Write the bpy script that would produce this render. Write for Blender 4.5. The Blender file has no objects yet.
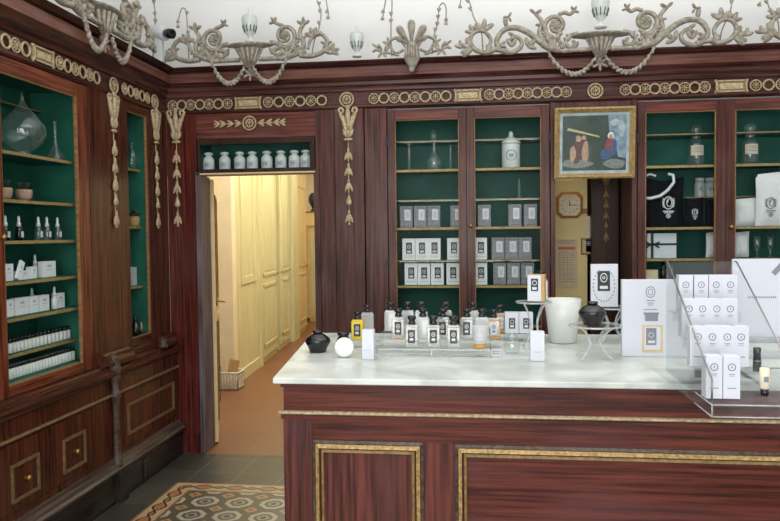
import bpy, bmesh, math, random
from mathutils import Vector, Matrix
random.seed(7)
PI = math.pi
S = bpy.context.scene
C = S.collection
# ------------------------------------------------------------------ camera (metres; back wall is the plane Y = 4.92)
FPX, EYE = 727.0, Vector((0, 0, 1.55))
yaw, pit, rol = math.radians(7.2), math.radians(-2.143), math.radians(-0.66)
fw = Vector((-math.sin(yaw)*math.cos(pit), math.cos(yaw)*math.cos(pit), math.sin(pit)))
rt = Vector((math.cos(yaw), math.sin(yaw), 0)); up = rt.cross(fw)
RT = rt*math.cos(rol)+up*math.sin(rol); UP = up*math.cos(rol)-rt*math.sin(rol)
cam = bpy.data.objects.new('camera', bpy.data.cameras.new('camera')); C.objects.link(cam)
cam.data.sensor_width = 36; cam.data.lens = FPX/780*36
cam.data.clip_start = .05
m = Matrix((RT, UP, -fw)).transposed().to_4x4(); m.translation = EYE
cam.matrix_world = m; S.camera = cam
def at(x, y, X=None, Y=None, Z=None):
    d = RT*((x-390)/FPX)-UP*((y-260.5)/FPX)+fw
    t = (X-EYE.x)/d.x if X is not None else (Y-EYE.y)/d.y if Y is not None else (Z-EYE.z)/d.z
    return EYE+d*t
# ------------------------------------------------------------------ materials
def lin(c):
    return tuple((v/255/12.92 if v/255 <= .04045 else ((v/255+.055)/1.055)**2.4) for v in c)+(1,)
M = {}
def new(name):
    mt = bpy.data.materials.new(name); mt.use_nodes = True; nt = mt.node_tree
    M[name] = mt
    return mt, nt, nt.nodes['Principled BSDF'], nt.nodes['Material Output']
def plain(name, rgb, rough=.5, metal=0, noise=.0, scale=20, spec=.5, bump=0):
    mt, nt, b, o = new(name)
    b.inputs['Base Color'].default_value = lin(rgb); b.inputs['Roughness'].default_value = rough
    b.inputs['Metallic'].default_value = metal; b.inputs['Specular IOR Level'].default_value = spec
    if noise or bump:
        tc = nt.nodes.new('ShaderNodeTexCoord'); n = nt.nodes.new('ShaderNodeTexNoise'); n.inputs['Scale'].default_value = scale; n.inputs['Detail'].default_value = 6
        nt.links.new(tc.outputs['Object'], n.inputs['Vector'])
        if noise:
            r = nt.nodes.new('ShaderNodeValToRGB'); c = lin(rgb)
            r.color_ramp.elements[0].position = .3; r.color_ramp.elements[1].position = .7
            r.color_ramp.elements[0].color = tuple(v*(1-noise) for v in c[:3])+(1,); r.color_ramp.elements[1].color = tuple(min(1, v*(1+noise)) for v in c[:3])+(1,)
            nt.links.new(n.outputs['Fac'], r.inputs['Fac']); nt.links.new(r.outputs['Color'], b.inputs['Base Color'])
        if bump:
            bp = nt.nodes.new('ShaderNodeBump'); bp.inputs['Strength'].default_value = bump; bp.inputs['Distance'].default_value = .004
            nt.links.new(n.outputs['Fac'], bp.inputs['Height']); nt.links.new(bp.outputs['Normal'], b.inputs['Normal'])
    return mt
def wood(name, dark, mid, pale, axis, rough=.35, amt=.5, wear=.4):
    """long grain along AXIS, broad stains, scuffs of a paler tone"""
    mt, nt, b, o = new(name)
    tc = nt.nodes.new('ShaderNodeTexCoord'); mp = nt.nodes.new('ShaderNodeMapping')
    sc = [38, 38, 38]; sc[axis] = 1.3
    mp.inputs['Scale'].default_value = sc
    nt.links.new(tc.outputs['Object'], mp.inputs['Vector'])
    n = nt.nodes.new('ShaderNodeTexNoise'); n.inputs['Scale'].default_value = 1.6; n.inputs['Detail'].default_value = 8; n.inputs['Roughness'].default_value = .65
    nt.links.new(mp.outputs['Vector'], n.inputs['Vector'])
    r = nt.nodes.new('ShaderNodeValToRGB'); r.color_ramp.elements[0].position = .38; r.color_ramp.elements[1].position = .64
    r.color_ramp.elements[0].color = lin(dark); r.color_ramp.elements[1].color = lin(mid)
    nt.links.new(n.outputs['Fac'], r.inputs['Fac'])
    n2 = nt.nodes.new('ShaderNodeTexNoise'); n2.inputs['Scale'].default_value = 2.3; n2.inputs['Detail'].default_value = 5
    mp2 = nt.nodes.new('ShaderNodeMapping'); s2 = [3, 3, 3]; s2[axis] = .8; mp2.inputs['Scale'].default_value = s2
    nt.links.new(tc.outputs['Object'], mp2.inputs['Vector']); nt.links.new(mp2.outputs['Vector'], n2.inputs['Vector'])
    r2 = nt.nodes.new('ShaderNodeValToRGB'); r2.color_ramp.elements[0].position = .5; r2.color_ramp.elements[1].position = .75
    r2.color_ramp.elements[0].color = (0, 0, 0, 1); r2.color_ramp.elements[1].color = (wear, wear, wear, 1)
    nt.links.new(n2.outputs['Fac'], r2.inputs['Fac'])
    mx = nt.nodes.new('ShaderNodeMixRGB'); mx.inputs['Color2'].default_value = lin(pale)
    nt.links.new(r2.outputs['Color'], mx.inputs['Fac']); nt.links.new(r.outputs['Color'], mx.inputs['Color1'])
    nt.links.new(mx.outputs['Color'], b.inputs['Base Color'])
    b.inputs['Roughness'].default_value = rough*.85; b.inputs['Specular IOR Level'].default_value = amt*.55
    bp = nt.nodes.new('ShaderNodeBump'); bp.inputs['Strength'].default_value = .25; bp.inputs['Distance'].default_value = .002
    nt.links.new(n.outputs['Fac'], bp.inputs['Height']); nt.links.new(bp.outputs['Normal'], b.inputs['Normal'])
    return mt
def clear(name, tint=(255, 255, 255), body=.06, bodycol=(255, 255, 255), gloss=.05, edge=.35):
    """thin clear glass or acrylic: mostly see-through, a little body colour, grazing reflections"""
    mt, nt, b, o = new(name); nt.nodes.remove(b)
    t = nt.nodes.new('ShaderNodeBsdfTransparent'); t.inputs['Color'].default_value = lin(tint)
    d = nt.nodes.new('ShaderNodeBsdfDiffuse'); d.inputs['Color'].default_value = lin(bodycol)
    g = nt.nodes.new('ShaderNodeBsdfGlossy'); g.inputs['Roughness'].default_value = .06
    lw = nt.nodes.new('ShaderNodeLayerWeight'); lw.inputs['Blend'].default_value = .25
    mul = nt.nodes.new('ShaderNodeMath'); mul.operation = 'MULTIPLY_ADD'; mul.inputs[1].default_value = edge; mul.inputs[2].default_value = body
    pw_ = nt.nodes.new('ShaderNodeMath'); pw_.operation = 'POWER'; pw_.inputs[1].default_value = 3.0
    nt.links.new(lw.outputs['Facing'], pw_.inputs[0]); nt.links.new(pw_.outputs[0], mul.inputs[0])
    m1 = nt.nodes.new('ShaderNodeMixShader'); nt.links.new(mul.outputs[0], m1.inputs['Fac']); nt.links.new(t.outputs[0], m1.inputs[1]); nt.links.new(d.outputs[0], m1.inputs[2])
    m2 = nt.nodes.new('ShaderNodeMixShader'); m2.inputs['Fac'].default_value = gloss
    nt.links.new(m1.outputs[0], m2.inputs[1]); nt.links.new(g.outputs[0], m2.inputs[2]); nt.links.new(m2.outputs[0], o.inputs['Surface'])
    return mt
wood('back_wood', (44, 25, 21), (102, 58, 49), (98, 78, 75), 2, .34, .4, .8)
wood('red_wood', (46, 17, 13), (104, 44, 34), (84, 56, 50), 2, .28, .5, .6)
wood('fascia_wood', (80, 46, 39), (120, 78, 69), (138, 106, 99), 0, .3, .45)  # cornice wood lightened: the lit fascia band is put into the colour
wood('fascia_wood_lit_y', (86, 48, 40), (128, 80, 66), (142, 102, 90), 1, .3, .45)  # same lightened tone for the lit fascia on the left run
wood('left_door_wood_y', (60, 27, 17), (134, 72, 50), (124, 84, 62), 1, .3, .4)
wood('back_wood_h', (60, 30, 26), (122, 68, 58), (116, 84, 82), 0, .32, .4)
wood('cornice_wood', (42, 20, 18), (94, 54, 48), (116, 82, 76), 0, .3, .45)
wood('cornice_wood_y', (36, 17, 14), (84, 46, 36), (108, 74, 64), 1, .3, .45)
wood('left_door_wood', (60, 27, 17), (132, 70, 46), (124, 84, 62), 2, .3, .4)
wood('left_wood', (36, 17, 11), (98, 48, 30), (86, 58, 46), 2, .3, .4)
wood('left_wood_y', (36, 15, 10), (92, 50, 34), (112, 76, 58), 1, .3, .4)
wood('counter_wood', (56, 28, 24), (108, 56, 45), (88, 58, 60), 0, .36, .35, .9)
wood('counter_wood_v', (60, 33, 30), (108, 60, 52), (94, 66, 68), 2, .36, .35, .9)
wood('dark_wood', (38, 24, 18), (62, 42, 32), (80, 60, 46), 2, .4, .3)
wood('jamb_wood', (70, 58, 62), (112, 98, 104), (136, 124, 128), 2, .5, .2)
wood('black_plinth', (18, 15, 14), (44, 38, 34), (100, 96, 90), 1, .3, .5, .3)
wood('grey_moulding', (50, 41, 35), (94, 80, 70), (124, 112, 102), 1, .4, .4)
wood('oak_edge', (118, 84, 50), (160, 122, 76), (176, 142, 98), 0, .5, .3)
wood('clock_oak', (140, 90, 46), (186, 132, 76), (196, 150, 96), 0, .5, .3)
plain('gilt', (178, 160, 128), .5, .1, .4, 70, .4, .4)
plain('gilt_warm', (168, 138, 90), .45, .15, .5, 80, .4, .4)
plain('gilt_worn', (112, 90, 60), .45, .1, .4, 50, .4, .3)
plain('gilt_dark', (138, 114, 72), .5, .12, .4, 60, .4, .3)
plain('shelf_gilt', (160, 136, 88), .5, .2, .35, 90, .4, .3)
plain('carving', (152, 145, 131), .55, .05, .42, 38, .4, .6)
plain('frame_gold', (180, 152, 102), .4, .25, .3, 50, .5, .3)
plain('brass', (176, 134, 70), .3, .8)
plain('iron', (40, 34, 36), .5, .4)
plain('green_back', (42, 92, 82), .7, 0, .2, 6, .2)
plain('green_left', (34, 98, 82), .7, 0, .25, 6, .2)
plain('plaster_white', (236, 237, 236), .8, 0, .02, 2, .1)
plain('cream_wall', (222, 210, 182), .8, 0, .05, 5, .1)
plain('cream_notice_wall', (222, 204, 146), .7, 0, .06, 5, .2)
wood('cream_paint', (190, 186, 144), (216, 212, 172), (220, 218, 184), 2, .5, .3)
plain('ochre_paint', (214, 192, 140), .5, 0, .1, 8, .3)
plain('white_card', (206, 210, 220), .5, 0, 0, 1, .3)
plain('white_gloss', (214, 217, 214), .25, 0, 0, 1, .5)
plain('paper_cream', (222, 208, 178), .7, 0, .05, 30, .2)
plain('paper_aged', (206, 186, 150), .7, 0, .08, 30, .2)
plain('carton_white', (232, 234, 238), .5, 0, 0, 1, .3)
plain('grey_carton', (128, 128, 134), .45, 0, .25, 60, .3)
plain('label_grey', (206, 208, 214), .5)
plain('label_dark', (44, 44, 50), .4)
plain('ink_grey', (128, 132, 144), .6)
plain('ink_faint', (186, 188, 198), .6)
plain('ink_red', (196, 96, 84), .6)
plain('black_gloss', (18, 18, 20), .18, 0, 0, 1, .6)
plain('black_satin', (30, 30, 34), .4)
plain('black_cloth', (20, 21, 26), .85, 0, .3, 40, .1)
plain('white_cloth', (224, 226, 230), .85, 0, .04, 40, .1, .4)
plain('amber_fill', (196, 138, 50), .3)
plain('terracotta_pot', (170, 136, 118), .7, 0, .2, 40)
plain('leaf_green', (78, 104, 72), .6, 0, .3, 40)
plain('leaf_dark', (34, 54, 40), .6)
plain('wicker', (206, 200, 188), .8, 0, .25, 60, .1, .6)
plain('cardboard', (186, 150, 96), .7, 0, .15, 20)
plain('porcelain', (204, 211, 208), .2, 0, .03, 30)
plain('camera_white', (200, 204, 206), .35)
plain('lens_black', (12, 12, 14), .1)
plain('label_paper', (196, 184, 168), .6, 0, .15, 90)
plain('canvas_dark', (50, 62, 58), .5, 0, .55, 9)
plain('canvas_reflection', (120, 140, 158), .5, 0, .45, 22)  # pale blue of the window reflection, painted into the picture
plain('canvas_pale', (160, 172, 180), .5, 0, .3, 18)
plain('paint_flesh', (176, 142, 120), .5, 0, .25, 60)
plain('paint_red', (142, 62, 60), .5, 0, .2, 60)
plain('paint_maroon', (98, 62, 62), .5, 0, .3, 60)
plain('paint_blue', (62, 84, 128), .5, 0, .3, 60)
plain('paint_beam', (186, 176, 128), .5, 0, .1, 60)
plain('paint_white', (214, 220, 228), .5, 0, .1, 60)
plain('paint_grey', (120, 126, 124), .5, 0, .2, 40)
plain('yellow_juice', (206, 180, 28), .25, 0, .1, 30)
plain('cream_tube', (222, 214, 190), .35)
plain('metal_grey', (150, 150, 152), .3, .8)
clear('pane_glass', (250, 252, 251), .0, (220, 230, 230), .0015, .02)
clear('clear_glass', (246, 250, 250), .05, (206, 216, 216), .10, .75)
clear('dim_glass', (222, 234, 232), .04, (150, 160, 156), .09, .28)
clear('acrylic', (251, 252, 252), .02, (226, 230, 232), .03, .06)
clear('acrylic_edge', (240, 244, 244), .3, (222, 226, 228), .10, .3)
clear('pale_juice', (240, 242, 238), .30, (206, 208, 202), .10, .6)
clear('frosted', (250, 250, 250), .45, (220, 224, 226), .08, .4)
# marble
mt, nt, b, o = new('marble')
tc = nt.nodes.new('ShaderNodeTexCoord'); n = nt.nodes.new('ShaderNodeTexNoise'); n.inputs['Scale'].default_value = 3.2; n.inputs['Detail'].default_value = 9; n.inputs['Distortion'].default_value = 1.2
nt.links.new(tc.outputs['Object'], n.inputs['Vector']); r = nt.nodes.new('ShaderNodeValToRGB')
r.color_ramp.elements[0].position = .35; r.color_ramp.elements[0].color = lin((176, 182, 178)); r.color_ramp.elements[1].position = .6; r.color_ramp.elements[1].color = lin((214, 219, 213))
nt.links.new(n.outputs['Fac'], r.inputs['Fac']); nt.links.new(r.outputs['Color'], b.inputs['Base Color']); b.inputs['Roughness'].default_value = .32
# node maths for the tiled floors
class N:
    def __init__(s, nt): s.nt = nt
    def m(s, op, a, b=None, c=None):
        k = s.nt.nodes.new('ShaderNodeMath'); k.operation = op
        for i, v in enumerate((a, b, c)):
            if v is None: continue
            if isinstance(v, (int, float)): k.inputs[i].default_value = v
            else: s.nt.links.new(v, k.inputs[i])
        return k.outputs[0]
    def mix(s, f, a, b):
        k = s.nt.nodes.new('ShaderNodeMixRGB')
        s.nt.links.new(f, k.inputs['Fac'])
        for i, v in (('Color1', a), ('Color2', b)):
            if isinstance(v, tuple): k.inputs[i].default_value = lin(v)
            else: s.nt.links.new(v, k.inputs[i])
        return k.outputs[0]
    def xy(s):
        t = s.nt.nodes.new('ShaderNodeTexCoord'); x = s.nt.nodes.new('ShaderNodeSeparateXYZ'); s.nt.links.new(t.outputs['Object'], x.inputs[0]); return x.outputs[0], x.outputs[1]
    def band(s, v, lo, hi): return s.m('MULTIPLY', s.m('GREATER_THAN', v, lo), s.m('LESS_THAN', v, hi))
    def noise(s, sc):
        t = s.nt.nodes.new('ShaderNodeTexCoord'); k = s.nt.nodes.new('ShaderNodeTexNoise'); k.inputs['Scale'].default_value = sc; k.inputs['Detail'].default_value = 4
        s.nt.links.new(t.outputs['Object'], k.inputs['Vector']); return k.outputs['Fac']
def tiles(name, px, py, a, b_, grout, gw, rough):
    mt, nt, b, o = new(name); k = N(nt); x, y = k.xy()
    fx = k.m('FRACT', k.m('DIVIDE', k.m('ADD', x, 50), px)); fy = k.m('FRACT', k.m('DIVIDE', k.m('ADD', y, 50), py))
    g = k.m('MAXIMUM', k.m('LESS_THAN', fx, gw/px), k.m('LESS_THAN', fy, gw/py))
    ix = k.m('FLOOR', k.m('DIVIDE', k.m('ADD', x, 50), px)); iy = k.m('FLOOR', k.m('DIVIDE', k.m('ADD', y, 50), py))
    rnd = k.m('FRACT', k.m('MULTIPLY', k.m('SINE', k.m('ADD', k.m('MULTIPLY', ix, 12.99), k.m('MULTIPLY', iy, 78.2))), 437.5))
    c = k.mix(k.m('ADD', k.m('MULTIPLY', rnd, .6), k.m('MULTIPLY', k.noise(9), .5)), a, b_)
    c = k.mix(g, c, grout); nt.links.new(c, b.inputs['Base Color']); b.inputs['Roughness'].default_value = rough
tiles('slate_tiles', .29, .29, (50, 51, 47), (74, 74, 68), (104, 100, 90), .006, .3)
tiles('terracotta', .30, .30, (108, 68, 44), (126, 82, 54), (96, 66, 46), .006, .38)
# patterned cement tiles: rings of pale octagons with flowers, origin at the corner of the field
mt, nt, b, o = new('pattern_field'); k = N(nt); x, y = k.xy()
P = .205
def cell(v, off): return k.m('MULTIPLY', k.m('SUBTRACT', k.m('FRACT', k.m('ADD', k.m('DIVIDE', v, P), off)), .5), P)
def octd(u, v):
    au, av = k.m('ABSOLUTE', u), k.m('ABSOLUTE', v)
    return k.m('MAXIMUM', k.m('MAXIMUM', au, av), k.m('MULTIPLY', k.m('ADD', au, av), .74))
u, v = cell(x, 50.), cell(y, 50.); d = octd(u, v)
c = k.mix(k.noise(30), (86, 78, 62), (70, 66, 54))
c = k.mix(k.band(d, .052, .078), c, (164, 160, 140))
c = k.mix(k.m('LESS_THAN', d, .052), c, (72, 70, 60))
c = k.mix(k.band(d, .018, .034), c, (136, 132, 114)); c = k.mix(k.m('LESS_THAN', d, .016), c, (48, 52, 46))
u2, v2 = cell(x, 50.5), cell(y, 50.5); d2 = k.m('ADD', k.m('ABSOLUTE', u2), k.m('ABSOLUTE', v2))
c = k.mix(k.m('LESS_THAN', d2, .042), c, (158, 132, 92)); c = k.mix(k.m('LESS_THAN', d2, .022), c, (132, 74, 48))
nt.links.new(c, b.inputs['Base Color']); b.inputs['Roughness'].default_value = .35
def border(name, ax):
    mt, nt, b, o = new(name); k2 = N(nt); x, y = k2.xy()
    a, w = (x, y) if ax == 0 else (y, x)      # runs along a, w in -.5..+.5 band widths of .15
    L = k2.m('ABSOLUTE', k2.m('MULTIPLY_ADD', k2.m('COSINE', k2.m('MULTIPLY', a, 2*PI/.205)), .026, .010))
    aw = k2.m('ABSOLUTE', w)
    c = k2.mix(k2.noise(40), (176, 162, 124), (158, 142, 106))
    c = k2.mix(k2.m('LESS_THAN', aw, L), c, (156, 104, 68))
    e = k2.m('ABSOLUTE', k2.m('SUBTRACT', aw, L))
    c = k2.mix(k2.m('LESS_THAN', e, .0065), c, (58, 34, 26))
    c = k2.mix(k2.band(aw, .058, .068), c, (124, 62, 42)); c = k2.mix(k2.m('GREATER_THAN', aw, .070), c, (66, 46, 34))
    nt.links.new(c, b.inputs['Base Color']); b.inputs['Roughness'].default_value = .35
border('border_x', 0); border('border_y', 1)
# ------------------------------------------------------------------ geometry collector
IDT = lambda p: p
BACKP = lambda Y: (lambda p: (p[0], Y-p[2], p[1]))       # (u, v, w): u along X, v up, w out of the wall
LEFTP = lambda X: (lambda p: (X+p[2], p[0], p[1]))       # u along Y
class G:
    def __init__(s, T=IDT): s.v = []; s.f = []; s.mi = []; s.sm = []; s.T = T
    def add(s, vs, fs, mat=0, smooth=False):
        o = len(s.v); s.v += [s.T(tuple(p)) for p in vs]
        for f in fs: s.f.append([o+i for i in f]); s.mi.append(mat); s.sm.append(smooth)
        return s
    def box(s, x0, x1, y0, y1, z0, z1, mat=0, rz=0, taper=1):
        cx, cy = (x0+x1)/2, (y0+y1)/2; hx, hy = (x1-x0)/2, (y1-y0)/2; vs = []
        for z, t in ((z0, 1), (z1, taper)):
            for a, b in ((-1, -1), (1, -1), (1, 1), (-1, 1)):
                dx, dy = a*hx*t, b*hy*t
                vs.append((cx+dx*math.cos(rz)-dy*math.sin(rz), cy+dx*math.sin(rz)+dy*math.cos(rz), z))
        return s.add(vs, [(0, 3, 2, 1), (4, 5, 6, 7), (0, 1, 5, 4), (1, 2, 6, 5), (2, 3, 7, 6), (3, 0, 4, 7)], mat)
    def uvbox(s, u0, u1, v0, v1, w0, w1, mat=0): return s.box(u0, u1, v0, v1, w0, w1, mat)
    def poly(s, pts, z0, z1, mat=0, smooth=False):
        n = len(pts)
        return s.add([(x, y, z0) for x, y in pts]+[(x, y, z1) for x, y in pts], [tuple(range(n))[::-1], tuple(range(n, 2*n))]+[(i, (i+1) % n, n+(i+1) % n, n+i) for i in range(n)], mat, smooth)
    def tube(s, pts, r, n=8, mat=0, flat=1.0):
        pts = [Vector(p) for p in pts]; k = len(pts); rr = r if isinstance(r, (list, tuple)) else [r]*k
        vs = []; prev = None
        for i, p in enumerate(pts):
            d = (pts[min(i+1, k-1)]-pts[max(i-1, 0)]).normalized()
            if prev is None:
                a = Vector((0, 0, 1)) if abs(d.z) < .9 else Vector((1, 0, 0)); a = (a-d*a.dot(d)).normalized()
            else: a = (prev-d*prev.dot(d)).normalized()
            prev = a; b = d.cross(a)
            for j in range(n):
                t = 2*PI*j/n; vs.append(p+a*(rr[i]*math.cos(t)*flat)+b*(rr[i]*math.sin(t)))
        fs = [(i*n+j, i*n+(j+1) % n, (i+1)*n+(j+1) % n, (i+1)*n+j) for i in range(k-1) for j in range(n)]
        fs += [tuple(range(n))[::-1], tuple(range((k-1)*n, k*n))]
        return s.add(vs, fs, mat, True)
    def lathe(s, prof, c=(0, 0, 0), n=24, mat=0, smooth=True, up=None, sq=(1, 1)):
        vs = []; k = len(prof); ax = Vector(up).normalized() if up else Vector((0, 0, 1))
        a = Vector((1, 0, 0)) if abs(ax.x) < .9 else Vector((0, 1, 0)); a = (a-ax*a.dot(ax)).normalized(); b = ax.cross(a)
        for r, z in prof:
            for j in range(n):
                t = 2*PI*j/n; vs.append(Vector(c)+ax*z+a*(r*math.cos(t)*sq[0])+b*(r*math.sin(t)*sq[1]))
        fs = [(i*n+j, i*n+(j+1) % n, (i+1)*n+(j+1) % n, (i+1)*n+j) for i in range(k-1) for j in range(n)]
        if prof[0][0] > 1e-5: fs.append(tuple(range(n))[::-1])
        if prof[-1][0] > 1e-5: fs.append(tuple(range((k-1)*n, k*n)))
        return s.add(vs, fs, mat, smooth)
    def ell(s, c, axis, L, W, D=None, n=8, k=6, mat=0):
        """leaf or bead: long axis AXIS with half-length L, half-width W, half-depth D"""
        D = D or W; ax = Vector(axis).normalized(); a = Vector((0, 0, 1)) if abs(ax.z) < .9 else Vector((1, 0, 0)); a = (a-ax*a.dot(ax)).normalized(); b = ax.cross(a)
        vs = []
        for i in range(k+1):
            t = PI*i/k; q = math.sin(t)
            for j in range(n):
                p = 2*PI*j/n; vs.append(Vector(c)-ax*(L*math.cos(t))+a*(D*q*math.cos(p))+b*(W*q*math.sin(p)))
        fs = [(i*n+j, i*n+(j+1) % n, (i+1)*n+(j+1) % n, (i+1)*n+j) for i in range(k) for j in range(n)]
        return s.add(vs, fs, mat, True)
    def ring(s, c, R, r, n=20, k=7, mat=0, sq=1.0, rv=None):
        """ring lying in the first two coordinates"""
        pts = [(c[0]+R*math.cos(2*PI*i/n), c[1]+(rv or R)*math.sin(2*PI*i/n), c[2]) for i in range(n)]
        vs = []
        for i, p in enumerate(pts):
            t = 2*PI*i/n; o = Vector((math.cos(t), math.sin(t), 0))
            for j in range(k):
                q = 2*PI*j/k; vs.append(Vector(p)+o*(r*math.cos(q))+Vector((0, 0, r*sq*math.sin(q))))
        fs = [(i*k+j, ((i+1) % n)*k+j, ((i+1) % n)*k+(j+1) % k, i*k+(j+1) % k) for i in range(n) for j in range(k)]
        return s.add(vs, fs, mat, True)
    def build(s, name, mats, parent=None, loc=None, bevel=0, label=None):
        me = bpy.data.meshes.new(name); L = Vector(loc) if loc is not None else Vector((0, 0, 0))
        off = L if parent is None else Vector(parent.matrix_basis.translation) if parent.type == 'EMPTY' else Vector(parent.get('_o', (0, 0, 0)))
        if parent is not None and parent.type == 'EMPTY': off = Vector(parent.location)
        me.from_pydata([tuple(Vector(p)-off) for p in s.v], [], s.f)
        for mm in (mats if isinstance(mats, (list, tuple)) else [mats]): me.materials.append(M[mm])
        me.polygons.foreach_set('material_index', s.mi); me.polygons.foreach_set('use_smooth', s.sm)
        bm = bmesh.new(); bm.from_mesh(me); bmesh.ops.recalc_face_normals(bm, faces=bm.faces); bm.to_mesh(me); bm.free()
        ob = bpy.data.objects.new(name, me); C.objects.link(ob)
        if parent is not None: ob.parent = parent
        else: ob.location = L
        OFF[ob.name] = off
        if bevel:
            md = ob.modifiers.new('bevel', 'BEVEL'); md.width = bevel; md.segments = 2; md.limit_method = 'ANGLE'
        if label: ob['label'] = label
        return ob
OFF = {}
_b = G.build
def build(s, name, mats, parent=None, loc=None, bevel=0, label=None):
    if parent is not None and parent.type != 'EMPTY':       # sub-part: same world offset as its part
        off = OFF[parent.name]; s.v = [tuple(Vector(p)-off) for p in s.v]
        me_parent = parent; ob = _b(s, name, mats, None, None, bevel, label); ob.parent = me_parent; OFF[ob.name] = off
        return ob
    return _b(s, name, mats, parent, loc, bevel, label)
G.build = build
def thing(name, label, cat, loc=(0, 0, 0), group=None):
    o = bpy.data.objects.new(name, None); o.location = loc; o.empty_display_size = .05; C.objects.link(o)
    return tag(o, label, cat, group)
def tag(o, label, cat, group=None):
    o['label'] = label; o['category'] = cat
    if group: o['group'] = group
    return o
def struct(g, name, mats, bevel=0, loc=None):
    if loc is not None: g.v = [tuple(Vector(p)+Vector(loc)) for p in g.v]
    o = g.build(name, mats, None, loc, bevel); o['kind'] = 'structure'; return o
KIDS = {}
def dup(root, loc, label, group=None, rz=0):
    def rec(o, par):
        c = o.copy(); C.objects.link(c)
        if par is not None: c.parent = par
        for ch in KIDS.setdefault(o.name, [q for q in C.objects if q.parent == o]): rec(ch, c)
        return c
    r = rec(root, None); r.location = loc; r['label'] = label; r.rotation_euler.z = rz
    if group: r['group'] = group
    return r
USED = {}
def place(proto, make, loc, label, group=None, rz=0):
    """build the first of a kind with make(), copy it afterwards"""
    if proto not in USED:
        r = make(); USED[proto] = r; r.location = loc; r['label'] = label; r.rotation_euler.z = rz
        if group: r['group'] = group
        return r
    return dup(USED[proto], loc, label, group, rz)
def text(g, s, size, o, ux, uy, mat=0, align='CENTER', depth=None):
    """flat lettering added to a mesh at o with axes ux, uy"""
    cu = bpy.data.curves.new('t', 'FONT'); cu.body = s; cu.size = size; cu.align_x = align; cu.resolution_u = 2
    ob = bpy.data.objects.new('t', cu); me = ob.to_mesh()
    o, ux, uy = Vector(o), Vector(ux), Vector(uy)
    g.add([o+ux*v.co.x+uy*v.co.y for v in me.vertices], [tuple(p.vertices) for p in me.polygons], mat)
    ob.to_mesh_clear(); bpy.data.objects.remove(ob); bpy.data.curves.remove(cu)
# ------------------------------------------------------------------ room shell
YB, YF = 4.92, 4.90
struct(G().box(-2.9, 3.6, -1.8, 4.90, -.1, 0), 'floor', 'slate_tiles')
fp = at(174.5, 482, Z=0); FX, FY = -1.915, fp.y      # outer corner of the patterned tiles
BW = .15
struct(G().box(BW, 3.0, -3.2, -BW, .0005, .002), 'floor_pattern', 'pattern_field', 0, (FX, FY, 0))
struct(G().poly([(0, BW/2), (3.0, BW/2), (3.0, -BW/2), (BW, -BW/2)], .0005, .0021), 'floor_border_back', 'border_x', 0, (FX, FY-BW/2, 0))
struct(G().poly([(-BW/2, -BW/2+BW/2), (BW/2, -BW), (BW/2, -3.2), (-BW/2, -3.2)], .0005, .0021), 'floor_border_left', 'border_y', 0, (FX+BW/2, FY, 0))
struct(G().box(-3.4, -.2, 4.901, 14.2, -.1, 0), 'floor_corridor', 'terracotta')
struct(G().box(-.2, 1.9, 4.90, 6.4, -.1, 0), 'floor_backroom', 'terracotta')
# plaster walls with their openings
g = G()
for x0, x1, z0, z1 in ((-2.9, -2.5, 0, 3.7), (-2.5, -1.12, 2.0, 3.7), (-1.12, .47, 0, 3.7), (.47, 1.0, 2.33, 3.7), (1.0, 3.6, 0, 3.7)): g.box(x0, x1, 5.26, 5.38, z0, z1)
struct(g, 'wall_back', 'plaster_white')
struct(G().box(-2.9, -2.56, -1.8, 5.26, 0, 3.7), 'wall_left', 'plaster_white')
struct(G().box(3.6, 3.75, -1.8, 5.38, 0, 3.7), 'wall_right', 'plaster_white')
g = G()
for x0, x1, z0, z1 in ((-2.9, -1.9, 0, 3.7), (-1.9, 2.6, 3.1, 3.7), (-1.9, 2.6, 0, .3), (.3, .45, .3, 3.1), (2.6, 3.75, 0, 3.7)): g.box(x0, x1, -1.95, -1.8, z0, z1)
struct(g, 'wall_front', 'plaster_white')
struct(G().box(-2.9, 3.75, -1.95, 5.38, 3.7, 3.8), 'ceiling', 'plaster_white')
# cornice and frieze
prof = [(0, 2.40), (.012, 2.41), (.012, 2.425), (.0, 2.43), (.0, 2.512), (.012, 2.518), (.016, 2.535), (.02, 2.545), (.035, 2.555), (.038, 2.575), (.06, 2.598), (.065, 2.605), (.065, 2.664), (.055, 2.667), (.055, 2.673), (.08, 2.680), (.085, 2.686), (.105, 2.694), (.11, 2.703), (-.05, 2.705), (-.05, 2.40)]
def run(name, p0, p1, out, mat, mat2):
    """extrude the profile from p0 to p1 (mitred at the inner corner)"""
    g = G(); a = []; b_ = []
    for w, z in prof:
        a.append((p0[0]+out[0]*w, p0[1]+out[1]*w, z)); b_.append((p1[0]+out[0]*w, p1[1]+out[1]*w, z))
    n = len(prof)
    if out[0]:   # left run: far end mitred
        b_ = [(x, YB-(w), z) for (x, y, z), (w, _) in zip(b_, prof)]
    else:
        a = [(-2.2+w, y, z) for (x, y, z), (w, _) in zip(a, prof)]
    g.add(a+b_, [tuple(range(n)), tuple(range(n, 2*n))[::-1]]+[(i, n+i, n+(i+1) % n, (i+1) % n) for i in range(n)])
    for q in (2+11,): g.mi[q] = 1  # fascia face takes the lighter tone that paints its lit band
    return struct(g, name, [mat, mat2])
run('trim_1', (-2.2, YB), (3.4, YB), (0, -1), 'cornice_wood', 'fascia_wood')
run('trim_2', (-2.2, 1.6), (-2.2, YB), (1, 0), 'cornice_wood_y', 'fascia_wood_lit_y')
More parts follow.
